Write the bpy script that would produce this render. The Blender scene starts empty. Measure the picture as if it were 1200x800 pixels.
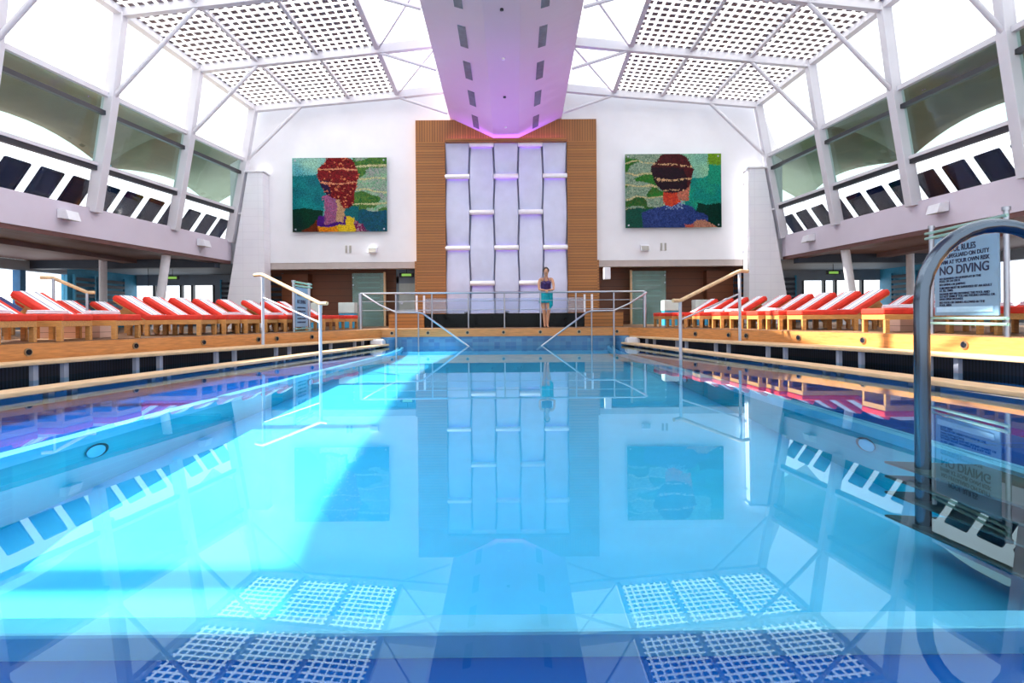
import bpy, bmesh, math, random
from mathutils import Vector, Matrix
random.seed(7)
S = bpy.context.scene
C = S.collection
PI = math.pi

# ------------------------------------------------------------------ camera
F = 700.0                                   # focal length in pixels of the 1200 x 800 frame
cd = bpy.data.cameras.new('camera'); cam = bpy.data.objects.new('camera', cd); C.objects.link(cam)
cd.sensor_fit = 'HORIZONTAL'; cd.sensor_width = 36.0; cd.lens = 36.0 * F / 1200.0
cd.shift_x = -2.0 / 1200.0; cd.shift_y = -28.0 / 1200.0
cd.clip_start = 0.05; cd.clip_end = 300
CX, CZ = 0.25, 0.81
cam.matrix_world = Matrix.Translation((CX, 0, CZ)) @ Matrix.Rotation(PI/2, 4, 'X') @ Matrix.Rotation(math.radians(-0.45), 4, 'Z')
S.camera = cam

# ------------------------------------------------------------------ light
W = bpy.data.worlds.new('sky'); S.world = W; W.use_nodes = True
bg = W.node_tree.nodes['Background']; bg.inputs[0].default_value = (0.90, 0.95, 1.0, 1); bg.inputs[1].default_value = 2.0
sd = bpy.data.lights.new('sun', 'SUN'); sd.energy = 20.0; sd.angle = math.radians(0.6); sd.color = (1.0, 0.96, 0.88)
sun = bpy.data.objects.new('sun', sd); C.objects.link(sun)
sun.rotation_euler = Vector((math.cos(math.radians(45.5)), 0.0, -math.sin(math.radians(45.5)))).to_track_quat('-Z', 'Y').to_euler()
sun.location = (-30, 10, 30)
S.view_settings.view_transform = 'Standard'; S.view_settings.look = 'None'
S.view_settings.gamma = 1.0; S.view_settings.exposure = 0.0; S.view_settings.use_curve_mapping = False
S.cycles.transparent_max_bounces = 24; S.cycles.max_bounces = 10; S.cycles.diffuse_bounces = 5
S.cycles.sample_clamp_indirect = 6.0

# ------------------------------------------------------------------ materials
def nm(name):
    m = bpy.data.materials.new(name); m.use_nodes = True
    nt = m.node_tree; nt.nodes.clear()
    out = nt.nodes.new('ShaderNodeOutputMaterial')
    return m, nt, out
def N(nt, t, **kw):
    n = nt.nodes.new(t)
    for k, v in kw.items(): setattr(n, k, v)
    return n
def pbr(name, col, rough=0.5, metal=0.0, noise=0.0, scale=6.0, spec=0.5, bump=0.0, stretch=(1, 1, 1), emis=None, es=0.0):
    m, nt, out = nm(name)
    p = N(nt, 'ShaderNodeBsdfPrincipled'); nt.links.new(p.outputs[0], out.inputs[0])
    p.inputs['Base Color'].default_value = (*col, 1); p.inputs['Roughness'].default_value = rough
    p.inputs['Metallic'].default_value = metal; p.inputs['Specular IOR Level'].default_value = spec
    if emis: p.inputs['Emission Color'].default_value = (*emis, 1); p.inputs['Emission Strength'].default_value = es
    if noise or bump:
        tc = N(nt, 'ShaderNodeTexCoord'); mp = N(nt, 'ShaderNodeMapping'); mp.inputs['Scale'].default_value = stretch
        nz = N(nt, 'ShaderNodeTexNoise'); nz.inputs['Scale'].default_value = scale; nz.inputs['Detail'].default_value = 4
        nt.links.new(tc.outputs['Object'], mp.inputs[0]); nt.links.new(mp.outputs[0], nz.inputs[0])
        if noise:
            r = N(nt, 'ShaderNodeValToRGB')
            r.color_ramp.elements[0].position = .3; r.color_ramp.elements[1].position = .7
            r.color_ramp.elements[0].color = (*[max(0, c*(1-noise)) for c in col], 1)
            r.color_ramp.elements[1].color = (*[min(1, c*(1+noise)) for c in col], 1)
            nt.links.new(nz.outputs[0], r.inputs[0]); nt.links.new(r.outputs[0], p.inputs['Base Color'])
        if bump:
            b = N(nt, 'ShaderNodeBump'); b.inputs['Strength'].default_value = bump; b.inputs['Distance'].default_value = .01
            nt.links.new(nz.outputs[0], b.inputs['Height']); nt.links.new(b.outputs[0], p.inputs['Normal'])
    return m
def slats(name, c1, c2, pitch, axis='Z', gap=0.12, rough=0.45, varied=True):
    """boards of one pitch along an axis with a dark joint between them"""
    m, nt, out = nm(name)
    p = N(nt, 'ShaderNodeBsdfPrincipled'); nt.links.new(p.outputs[0], out.inputs[0]); p.inputs['Roughness'].default_value = rough
    tc = N(nt, 'ShaderNodeTexCoord'); sx = N(nt, 'ShaderNodeSeparateXYZ'); nt.links.new(tc.outputs['Object'], sx.inputs[0])
    dv = N(nt, 'ShaderNodeMath', operation='DIVIDE'); dv.inputs[1].default_value = pitch; nt.links.new(sx.outputs[axis], dv.inputs[0])
    fr = N(nt, 'ShaderNodeMath', operation='FRACT'); nt.links.new(dv.outputs[0], fr.inputs[0])
    fl = N(nt, 'ShaderNodeMath', operation='FLOOR'); nt.links.new(dv.outputs[0], fl.inputs[0])
    wn = N(nt, 'ShaderNodeTexWhiteNoise', noise_dimensions='1D'); nt.links.new(fl.outputs[0], wn.inputs['W'])
    nz = N(nt, 'ShaderNodeTexNoise'); nz.inputs['Scale'].default_value = 5
    mp = N(nt, 'ShaderNodeMapping'); mp.inputs['Scale'].default_value = {'Z': (1, 1, 12), 'Y': (1, 12, 1), 'X': (12, 1, 1)}[axis]
    nt.links.new(tc.outputs['Object'], mp.inputs[0]); nt.links.new(mp.outputs[0], nz.inputs[0])
    ad = N(nt, 'ShaderNodeMath', operation='ADD'); nt.links.new(wn.outputs[0], ad.inputs[0]); nt.links.new(nz.outputs[0], ad.inputs[1])
    hf = N(nt, 'ShaderNodeMath', operation='MULTIPLY'); hf.inputs[1].default_value = .5; nt.links.new(ad.outputs[0], hf.inputs[0])
    mx = N(nt, 'ShaderNodeMix', data_type='RGBA'); mx.inputs[6].default_value = (*c1, 1); mx.inputs[7].default_value = (*c2, 1)
    nt.links.new(hf.outputs[0], mx.inputs[0])
    lt = N(nt, 'ShaderNodeMath', operation='LESS_THAN'); lt.inputs[1].default_value = gap; nt.links.new(fr.outputs[0], lt.inputs[0])
    m2 = N(nt, 'ShaderNodeMix', data_type='RGBA'); m2.inputs[7].default_value = (*[c*.25 for c in c1], 1)
    nt.links.new(lt.outputs[0], m2.inputs[0]); nt.links.new(mx.outputs[2], m2.inputs[6]); nt.links.new(m2.outputs[2], p.inputs['Base Color'])
    return m
def glass(name, tint=(1, 1, 1), refl=0.06, haze=0.0):
    m, nt, out = nm(name)
    t = N(nt, 'ShaderNodeBsdfTransparent'); t.inputs[0].default_value = (*tint, 1)
    g = N(nt, 'ShaderNodeBsdfGlossy'); g.inputs['Roughness'].default_value = 0.02
    lw = N(nt, 'ShaderNodeLayerWeight'); lw.inputs[0].default_value = .25
    ml = N(nt, 'ShaderNodeMath', operation='MULTIPLY_ADD'); ml.inputs[1].default_value = .10; ml.inputs[2].default_value = refl*.25
    nt.links.new(lw.outputs['Fresnel'], ml.inputs[0])
    mx = N(nt, 'ShaderNodeMixShader'); nt.links.new(ml.outputs[0], mx.inputs[0]); nt.links.new(t.outputs[0], mx.inputs[1]); nt.links.new(g.outputs[0], mx.inputs[2])
    if haze:
        d = N(nt, 'ShaderNodeBsdfDiffuse'); d.inputs[0].default_value = (*tint, 1)
        m2 = N(nt, 'ShaderNodeMixShader'); m2.inputs[0].default_value = haze
        nt.links.new(mx.outputs[0], m2.inputs[1]); nt.links.new(d.outputs[0], m2.inputs[2]); nt.links.new(m2.outputs[0], out.inputs[0])
    else: nt.links.new(mx.outputs[0], out.inputs[0])
    return m
def frit():
    """frosted roof glass printed with rows of dark squares"""
    m, nt, out = nm('printed roof glass')
    uv = N(nt, 'ShaderNodeUVMap'); uv.uv_map = 'grid'
    sx = N(nt, 'ShaderNodeSeparateXYZ'); nt.links.new(uv.outputs[0], sx.inputs[0])
    ms = []
    for ax in ('X', 'Y'):
        fr = N(nt, 'ShaderNodeMath', operation='FRACT'); nt.links.new(sx.outputs[ax], fr.inputs[0])
        su = N(nt, 'ShaderNodeMath', operation='SUBTRACT'); su.inputs[1].default_value = .5; nt.links.new(fr.outputs[0], su.inputs[0])
        ab = N(nt, 'ShaderNodeMath', operation='ABSOLUTE'); nt.links.new(su.outputs[0], ab.inputs[0])
        lt = N(nt, 'ShaderNodeMath', operation='LESS_THAN'); lt.inputs[1].default_value = .315; nt.links.new(ab.outputs[0], lt.inputs[0]); ms.append(lt)
    mu = N(nt, 'ShaderNodeMath', operation='MULTIPLY'); nt.links.new(ms[0].outputs[0], mu.inputs[0]); nt.links.new(ms[1].outputs[0], mu.inputs[1])
    tl = N(nt, 'ShaderNodeBsdfTranslucent'); tl.inputs[0].default_value = (.85, .86, .88, 1)
    tp = N(nt, 'ShaderNodeBsdfTransparent')
    m1 = N(nt, 'ShaderNodeMixShader'); m1.inputs[0].default_value = .12; nt.links.new(tl.outputs[0], m1.inputs[1]); nt.links.new(tp.outputs[0], m1.inputs[2])
    df = N(nt, 'ShaderNodeBsdfDiffuse'); df.inputs[0].default_value = (.23, .19, .20, 1)
    m2 = N(nt, 'ShaderNodeMixShader'); nt.links.new(mu.outputs[0], m2.inputs[0]); nt.links.new(m1.outputs[0], m2.inputs[1]); nt.links.new(df.outputs[0], m2.inputs[2])
    nt.links.new(m2.outputs[0], out.inputs[0])
    return m
def water():
    m, nt, out = nm('pool water')
    t = N(nt, 'ShaderNodeBsdfTransparent'); t.inputs[0].default_value = (.60, .98, 1, 1)
    g = N(nt, 'ShaderNodeBsdfGlossy'); g.inputs['Roughness'].default_value = 0.0; g.inputs[0].default_value = (.72, .93, 1, 1)
    fr = N(nt, 'ShaderNodeFresnel'); fr.inputs[0].default_value = 1.34
    tc = N(nt, 'ShaderNodeTexCoord'); nz = N(nt, 'ShaderNodeTexNoise'); nz.inputs['Scale'].default_value = 1.7; nz.inputs['Detail'].default_value = 3
    b = N(nt, 'ShaderNodeBump'); b.inputs['Strength'].default_value = .0025; b.inputs['Distance'].default_value = .05
    nt.links.new(tc.outputs['Object'], nz.inputs[0]); nt.links.new(nz.outputs[0], b.inputs['Height'])
    nt.links.new(b.outputs[0], g.inputs['Normal']); nt.links.new(b.outputs[0], fr.inputs['Normal'])
    mx = N(nt, 'ShaderNodeMixShader'); nt.links.new(fr.outputs[0], mx.inputs[0]); nt.links.new(t.outputs[0], mx.inputs[1]); nt.links.new(g.outputs[0], mx.inputs[2])
    nt.links.new(mx.outputs[0], out.inputs[0])
    return m
def tiles(name, c1, c2, mortar, bw=.05, bh=.05, vec='Object', rot=None, rough=.25):
    m, nt, out = nm(name)
    p = N(nt, 'ShaderNodeBsdfPrincipled'); p.inputs['Roughness'].default_value = rough; nt.links.new(p.outputs[0], out.inputs[0])
    tc = N(nt, 'ShaderNodeTexCoord'); mp = N(nt, 'ShaderNodeMapping')
    if rot: mp.inputs['Rotation'].default_value = rot
    br = N(nt, 'ShaderNodeTexBrick'); br.offset = 0; br.inputs['Scale'].default_value = 1
    br.inputs['Color1'].default_value = (*c1, 1); br.inputs['Color2'].default_value = (*c2, 1); br.inputs['Mortar'].default_value = (*mortar, 1)
    br.inputs['Brick Width'].default_value = bw; br.inputs['Row Height'].default_value = bh; br.inputs['Mortar Size'].default_value = min(bw, bh)*.035
    nt.links.new(tc.outputs['Object'], mp.inputs[0]); nt.links.new(mp.outputs[0], br.inputs[0])
    nz = N(nt, 'ShaderNodeTexNoise'); nz.inputs['Scale'].default_value = 1.4; nt.links.new(tc.outputs['Object'], nz.inputs[0])
    mx = N(nt, 'ShaderNodeMix', data_type='RGBA', blend_type='OVERLAY'); mx.inputs[0].default_value = .25
    nt.links.new(br.outputs[0], mx.inputs[6]); nt.links.new(nz.outputs[0], mx.inputs[7]); nt.links.new(mx.outputs[2], p.inputs['Base Color'])
    return m
def towel_mat():
    m, nt, out = nm('white towel with navy border')
    p = N(nt, 'ShaderNodeBsdfPrincipled'); p.inputs['Roughness'].default_value = .9; nt.links.new(p.outputs[0], out.inputs[0])
    tc = N(nt, 'ShaderNodeTexCoord'); sx = N(nt, 'ShaderNodeSeparateXYZ'); nt.links.new(tc.outputs['Object'], sx.inputs[0])
    ab = N(nt, 'ShaderNodeMath', operation='ABSOLUTE'); nt.links.new(sx.outputs['Y'], ab.inputs[0])
    r = N(nt, 'ShaderNodeValToRGB'); r.color_ramp.interpolation = 'CONSTANT'
    e = r.color_ramp.elements; e[0].position = 0; e[0].color = (.80, .83, .90, 1); e[1].position = .20; e[1].color = (.10, .10, .22, 1)
    x = e.new(.26); x.color = (.84, .83, .88, 1)
    ml = N(nt, 'ShaderNodeMath', operation='MULTIPLY'); ml.inputs[1].default_value = 2.0
    nt.links.new(ab.outputs[0], ml.inputs[0]); nt.links.new(ml.outputs[0], r.inputs[0]); nt.links.new(r.outputs[0], p.inputs['Base Color'])
    return m
def attr_mat(name, rough=.2):
    m, nt, out = nm(name)
    p = N(nt, 'ShaderNodeBsdfPrincipled'); p.inputs['Roughness'].default_value = rough; p.inputs['Specular IOR Level'].default_value = .1; nt.links.new(p.outputs[0], out.inputs[0])
    a = N(nt, 'ShaderNodeAttribute'); a.attribute_name = 'mosaic'; nt.links.new(a.outputs['Color'], p.inputs['Base Color'])
    return m

M = dict(
    white=pbr('white painted steel', (.60, .59, .64), .4, noise=.03, scale=2),
    wall=pbr('white plaster', (.76, .76, .80), .7, noise=.03, scale=1.2),
    balcony=pbr('pale lilac panels', (.58, .53, .62), .5, noise=.04, scale=.8),
    piertile=tiles('white wall tile', (.80, .79, .86), (.79, .79, .85), (.74, .73, .80), .6, .3, rot=(PI/2, 0, 0), rough=.35),
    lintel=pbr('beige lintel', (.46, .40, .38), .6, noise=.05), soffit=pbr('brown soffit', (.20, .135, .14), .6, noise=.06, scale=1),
    soffitshade=pbr('brown soffit edge with painted shade', (.12, .05, .045), .5, noise=.1),  # shade under the balcony painted into the lip's reddish brown
    beam=pbr('dark blue grey beam', (.035, .05, .08), .5, noise=.1),
    ceilgrey=pbr('blue grey ceiling', (.27, .34, .42), .6, noise=.08, scale=1),
    glass=glass('clear glass', (1, 1, 1)), green=glass('green tinted glass', (.80, .92, .88), .06),
    screen=glass('frosted green glass', (.50, .72, .68), .10, .25), railglass=glass('rail glass with lilac reflection tint', (.80, .85, .97), .10, .12),  # railglass: purple reflection put into the tint and haze
    frit=frit(), water=water(),
    dark=pbr('black window frame', (.012, .014, .02), .4, noise=.1),
    navy=pbr('navy sling fabric', (.004, .010, .035), .9, spec=.05, noise=.1, scale=3),
    teak=pbr('oiled teak', (.50, .20, .055), .42, noise=.22, scale=4, stretch=(1, 1, 10)),
    teakpale=pbr('pale worn teak', (.60, .40, .22), .45, noise=.14, scale=5, stretch=(6, .6, 6)),
    teaklounge=pbr('golden teak', (.52, .24, .07), .45, noise=.2, scale=6, stretch=(1, 6, 6)),
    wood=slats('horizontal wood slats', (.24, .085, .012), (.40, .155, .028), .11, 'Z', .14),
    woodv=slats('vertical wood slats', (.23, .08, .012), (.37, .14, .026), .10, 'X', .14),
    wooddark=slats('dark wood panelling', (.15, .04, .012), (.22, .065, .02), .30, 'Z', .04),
    deck=slats('teak deck boards', (.17, .085, .04), (.25, .135, .065), .09, 'X', .08),
    floorpool=pbr('turquoise pool plaster', (.125, .50, .78), .6, noise=.04, scale=3, bump=.0),
    wallpool=tiles('turquoise pool wall tile', (.01, .42, .52), (.015, .46, .56), (.03, .50, .58), .05, .05, rot=(PI/2, 0, 0)),
    ledge=tiles('deep blue mosaic', (.002, .10, .38), (.005, .08, .37), (.008, .11, .38), .9, .6),
    lip=pbr('pale blue coping tile', (.38, .62, .82), .3, noise=.1, scale=4),
    endtile=tiles('blue mosaic tile', (.03, .11, .25), (.06, .19, .33), (.07, .16, .27), .16, .10, rot=(PI/2, 0, 0)),
    louvre=slats('dark louvre grille', (.02, .025, .045), (.03, .035, .06), .05, 'Y', .3),
    steel=pbr('brushed steel', (.38, .39, .44), .3, 1.0, noise=.04), steeldark=pbr('polished steel tube', (.10, .13, .17), .18, 1.0, noise=.05),
    whitemetal=pbr('white metal post', (.72, .72, .78), .4, noise=.04),
    red=pbr('red orange cushion', (.64, .028, .012), .75, noise=.12, scale=9, bump=.3), towel=towel_mat(),
    towelplain=pbr('folded white towel', (.78, .77, .84), .9, noise=.05, scale=20, bump=.4), navycush=pbr('navy cushion', (.03, .04, .14), .85, noise=.15),
    duct=pbr('pale mauve duct panel', (.66, .54, .62), .35, noise=.02, scale=.6),
    vent=pbr('grey vent glass', (.16, .18, .22), .25, noise=.15), strip=pbr('violet light strip', (.5, .2, .9), .5, emis=(.50, .14, 1.0), es=2.8),
    uplight=pbr('violet uplight strip', (.5, .2, .9), .5, emis=(.42, .13, 1.0), es=20.0),
    postgrey=pbr('grey lilac metal post', (.34, .35, .42), .4, noise=.05),
    railpost=pbr('satin grey rail post', (.42, .42, .46), .35, noise=.05),
    weave=pbr('pearly woven panel', (.60, .62, .80), .35, noise=.05, scale=2.5, bump=.15), bar=pbr('white satin bar', (.88, .86, .88), .3, noise=.03),
    black=pbr('gloss black tile', (.003, .004, .005), .12, spec=.12, noise=.3, scale=5), lens=pbr('dark lens', (.01, .012, .02), .1, noise=.1),
    brass=pbr('dull brass ring', (.35, .26, .16), .35, .8, noise=.1),
    canopy=pbr('tan canopy cloth', (.36, .31, .22), .85, noise=.07, scale=1.5), teal=pbr('teal post', (.05, .33, .55), .5, noise=.1),
    bluepost=pbr('blue window post', (.02, .14, .33), .45, noise=.1), skyblue=pbr('pale blue pole', (.30, .50, .68), .4, noise=.05),
    whitedoor=pbr('pale green door', (.55, .62, .60), .4, noise=.04), signface=pbr('pale blue sign board', (.20, .34, .48), .35, noise=.04, scale=2),
    ink=pbr('sign lettering', (.012, .02, .06), .5, noise=.1), acrylic=glass('green edged acrylic', (.62, .85, .80), .15, .3),
    leaf=pbr('plant leaves', (.05, .22, .04), .6, noise=.5, scale=9), leafy=pbr('yellow green leaves', (.28, .38, .05), .6, noise=.4, scale=9),
    planter=pbr('white planter', (.7, .7, .72), .5, noise=.05), skin=pbr('tanned skin', (.56, .26, .15), .5, noise=.08, scale=12),
    hair=pbr('dark brown hair', (.016, .009, .007), .45, noise=.3, scale=30), suit=pbr('purple swimwear', (.055, .02, .11), .7, noise=.2),
    sarong=pbr('turquoise sarong', (.0, .33, .38), .8, noise=.3, scale=9, bump=.4), eye=pbr('dark eye', (.01, .008, .008), .2, noise=.1),
    lips=pbr('lips', (.30, .06, .05), .5, noise=.1), binblue=pbr('blue bin face', (.03, .28, .48), .4, noise=.1), tread=pbr('brown grey tread', (.10, .07, .06), .5, noise=.15),
    exitgreen=pbr('lit green exit panel', (.25, .6, .1), .4, emis=(.45, .9, .15), es=.4), lampface=pbr('lamp glass', (.35, .33, .30), .3, noise=.1),
    globe=pbr('lit white globe', (.9, .9, .9), .4, emis=(1, .97, .9), es=1.6), mosaic=attr_mat('picture panel'),
    pinkwood=slats('whitewashed boards', (.62, .40, .32), (.70, .48, .38), .12, 'Z', .06),
)

ords = ['first','second','third','fourth','fifth','sixth','seventh','eighth','ninth','tenth','eleventh','twelfth','thirteenth','fourteenth','fifteenth','sixteenth']
# ------------------------------------------------------------------ builders
ORG = {}
class MB:
    def __init__(s): s.v = []; s.f = []; s.sm = []
    def add(s, vs, fs, smooth=False):
        o = len(s.v); s.v += [Vector(v) for v in vs]; s.f += [[o+i for i in f] for f in fs]; s.sm += [smooth]*len(fs); return s
    def box(s, x0, x1, y0, y1, z0, z1):
        return s.add([(x0,y0,z0),(x1,y0,z0),(x1,y1,z0),(x0,y1,z0),(x0,y0,z1),(x1,y0,z1),(x1,y1,z1),(x0,y1,z1)],
                     [(0,3,2,1),(4,5,6,7),(0,1,5,4),(1,2,6,5),(2,3,7,6),(3,0,4,7)])
    def hexa(s, a, b):      # two quads a (bottom) and b (top), same winding
        return s.add(list(a)+list(b), [(3,2,1,0),(4,5,6,7),(0,1,5,4),(1,2,6,5),(2,3,7,6),(3,0,4,7)])
    def bar(s, p, q, w, h, up=(0,0,1)):
        p = Vector(p); q = Vector(q); d = (q-p).normalized(); sd = d.cross(Vector(up))
        if sd.length < 1e-4: sd = Vector((1,0,0))
        sd.normalize(); u = sd.cross(d)
        o = [sd*w/2*i + u*h/2*j for i, j in ((-1,-1),(1,-1),(1,1),(-1,1))]
        return s.hexa([p+k for k in o], [q+k for k in o])
    def tube(s, pts, r, n=12, cap=True):
        pts = [Vector(p) for p in pts]; rr = r if isinstance(r, (list, tuple)) else [r]*len(pts)
        rings = []; ref = None
        for i, p in enumerate(pts):
            d = (pts[min(i+1, len(pts)-1)] - pts[max(i-1, 0)]).normalized()
            if ref is None: ref = Vector((0,0,1)) if abs(d.z) < .9 else Vector((1,0,0))
            a = d.cross(ref).normalized(); b = a.cross(d).normalized(); ref = b
            rings.append([p + (a*math.cos(2*PI*k/n) + b*math.sin(2*PI*k/n))*rr[i] for k in range(n)])
        vs = [v for g in rings for v in g]; fs = []
        for i in range(len(pts)-1):
            for k in range(n): fs.append((i*n+k, i*n+(k+1)%n, (i+1)*n+(k+1)%n, (i+1)*n+k))
        s.add(vs, fs, True)
        if cap: s.add(rings[0], [tuple(range(n-1, -1, -1))]); s.add(rings[-1], [tuple(range(n))])
        return s
    def sphere(s, c, r, nu=14, nv=9, sc=(1,1,1)):
        c = Vector(c); vs = [c + Vector((0,0,-r*sc[2]))]
        for j in range(1, nv):
            t = -PI/2 + PI*j/nv
            for i in range(nu): vs.append(c + Vector((r*sc[0]*math.cos(t)*math.cos(2*PI*i/nu), r*sc[1]*math.cos(t)*math.sin(2*PI*i/nu), r*sc[2]*math.sin(t))))
        vs.append(c + Vector((0,0,r*sc[2]))); fs = [(0, 1+(i+1)%nu, 1+i) for i in range(nu)]
        for j in range(nv-2):
            for i in range(nu): fs.append((1+j*nu+i, 1+j*nu+(i+1)%nu, 1+(j+1)*nu+(i+1)%nu, 1+(j+1)*nu+i))
        L = len(vs)-1; fs += [(L, 1+(nv-2)*nu+i, 1+(nv-2)*nu+(i+1)%nu) for i in range(nu)]
        return s.add(vs, fs, True)
    def prism(s, poly, axis, a, b):     # poly: 2-D points in the two other axes in order
        def P(p, t): return {'x': (t, p[0], p[1]), 'y': (p[0], t, p[1]), 'z': (p[0], p[1], t)}[axis]
        n = len(poly); vs = [P(p, a) for p in poly] + [P(p, b) for p in poly]
        return s.add(vs, [tuple(range(n-1, -1, -1)), tuple(range(n, 2*n))] + [(i, (i+1)%n, n+(i+1)%n, n+i) for i in range(n)])
    def sheet(s, grid, t=.01):          # rows of points thickened downwards
        nr, nc = len(grid), len(grid[0]); top = [Vector(p) for r in grid for p in r]
        nrm = []
        for i in range(nr):
            for j in range(nc):
                a = Vector(grid[min(i+1,nr-1)][j]) - Vector(grid[max(i-1,0)][j]); b = Vector(grid[i][min(j+1,nc-1)]) - Vector(grid[i][max(j-1,0)])
                nrm.append(a.cross(b).normalized())
        bot = [p - k*t for p, k in zip(top, nrm)]; m = nr*nc; fs = []
        for i in range(nr-1):
            for j in range(nc-1):
                q = (i*nc+j, (i+1)*nc+j, (i+1)*nc+j+1, i*nc+j+1); fs.append(q); fs.append(tuple(m+k for k in reversed(q)))
        rim = [(0,j) for j in range(nc)] + [(i,nc-1) for i in range(1,nr)] + [(nr-1,j) for j in range(nc-2,-1,-1)] + [(i,0) for i in range(nr-2,0,-1)]
        ids = [i*nc+j for i, j in rim]
        for k in range(len(ids)): a, b = ids[k], ids[(k+1)%len(ids)]; fs.append((a, b, m+b, m+a))
        return s.add(top+bot, fs, True)
    def build(s, name, mat, parent=None, bevel=0, seg=2, world=True, origin=None):
        org = ORG.get(parent.name, Vector()) if (parent and world) else Vector()
        if parent is None and origin is not None: org = Vector(origin)
        me = bpy.data.meshes.new(name); me.from_pydata([tuple(v-org) for v in s.v], [], s.f); me.update()
        for p, k in zip(me.polygons, s.sm): p.use_smooth = k
        b = bmesh.new(); b.from_mesh(me); bmesh.ops.recalc_face_normals(b, faces=b.faces); b.to_mesh(me); b.free()
        o = bpy.data.objects.new(name, me); C.objects.link(o); me.materials.append(mat)
        if parent: o.parent = parent; ORG[o.name] = org
        elif origin is not None: o.location = org; ORG[o.name] = org
        if bevel:
            md = o.modifiers.new('bevel', 'BEVEL'); md.width = bevel; md.segments = seg; md.limit_method = 'ANGLE'
        return o
def tag(o, label, cat, group=None):
    o['label'] = label; o['category'] = cat
    if group: o['group'] = group
    return o
def struct(o): o['kind'] = 'structure'; return o
def thing(name, loc, label=None, cat=None, group=None):
    o = bpy.data.objects.new(name, None); C.objects.link(o); o.location = loc; o.empty_display_size = .1
    ORG[o.name] = Vector(loc)
    if label: tag(o, label, cat, group)
    return o
def sempty(name, loc): o = thing(name, loc); o['kind'] = 'structure'; return o
def kids(o): return [c for c in bpy.data.objects if c.parent == o]
def dup(o, loc=None, rz=None, parent=None):
    c = o.copy(); C.objects.link(c); c.parent = parent
    if loc is not None: c.location = loc
    if rz is not None: c.rotation_euler = (0, 0, rz)
    for ch in kids(o): dup(ch, None, None, c)
    return c
def interp(tab, x):
    if x <= tab[0][0]: return tab[0][1]
    for (a, u), (b, v) in zip(tab, tab[1:]):
        if x <= b: return u + (v-u)*(x-a)/(b-a)
    return tab[-1][1]
def smoothtab(tab):
    """resample a table along a monotone path so that edges bow smoothly"""
    ys = [tab[0][0] + (tab[-1][0]-tab[0][0])*i/28 for i in range(29)]
    out = [(y, sum(interp(tab, min(max(y+d, tab[0][0]), tab[-1][0])) for d in (-.8,-.4,0,.4,.8))/5) for y in ys]
    out[0] = (ys[0], tab[0][1]); out[-1] = (ys[-1], tab[-1][1]); return out

# ------------------------------------------------------------------ plan of the place
YE, YB = 17.45, 23.7                # pool end, back wall
ZD = 0.50                           # teak deck above the water
EDGE = smoothtab([(-6,7.3),(3,7.2),(6,7.0),(8,6.75),(10,6.35),(11.5,5.95),(13,5.4),(14.5,4.75),(16,4.15),(YE,3.6)])   # deck edge
B1 = smoothtab([(-6,6.95),(3,6.85),(6,6.6),(8,6.3),(10,5.75),(12,5.0),(14.5,4.25),(YE,3.5)])                           # upper bench front
B2 = smoothtab([(-6,5.15),(4,5.05),(6,4.9),(9.4,4.45),(13,3.9),(YE,3.28)])                                              # lower bench front
INNER = smoothtab([(-3,2.95),(4,2.9),(9,2.86),(14,2.68),(16,2.75),(YE,3.0)])                                           # pool side
def floorz(y): return interp([(-6,-.80),(1.7,-.72),(3.66,-.46),(6.7,-.34),(10.4,-.24),(YE,-.16)], y)
def xb(y): return 10.75 + (23.2-max(y,12.0))*.085       # balcony front / foot of the window posts
def xs(y): return 10.15 + (23.2-max(y,12.0))*.10        # window sill
def xc(y): return 9.80 + (23.2-max(y,12.0))*.11         # eaves
def zc(y): return 9.0 + (23.2-y)*.045
def zi(y): return 9.5 + (23.2-y)*.075         # inner purlin
ZS, ZM, ZR, ZT, ZBOT = 7.0, 6.5, 5.0, 3.91, 3.10
XI = 4.2
FR = [23.2 - 3.35*k for k in range(9)]        # portal frames, back to front

def strip(tab_in, tab_out, y0, y1, z0, z1, sgn, n=26):
    """a curved slab between two plan curves on one side of the pool"""
    m = MB()
    fi = tab_in if callable(tab_in) else (lambda y: interp(tab_in, y)); fo = tab_out if callable(tab_out) else (lambda y: interp(tab_out, y))
    fz0 = z0 if callable(z0) else (lambda y: z0); fz1 = z1 if callable(z1) else (lambda y: z1)
    vs = []
    for i in range(n+1):
        y = y0 + (y1-y0)*i/n; a, b = sgn*fi(y), sgn*fo(y)
        vs += [(a,y,fz0(y)),(b,y,fz0(y)),(b,y,fz1(y)),(a,y,fz1(y))]
    fs = [(0,1,2,3), (4*n+3,4*n+2,4*n+1,4*n)]
    for i in range(n):
        o = 4*i
        for k in range(4): fs.append((o+k, o+(k+1)%4, o+4+(k+1)%4, o+4+k))
    return m.add(vs, fs)

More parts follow.
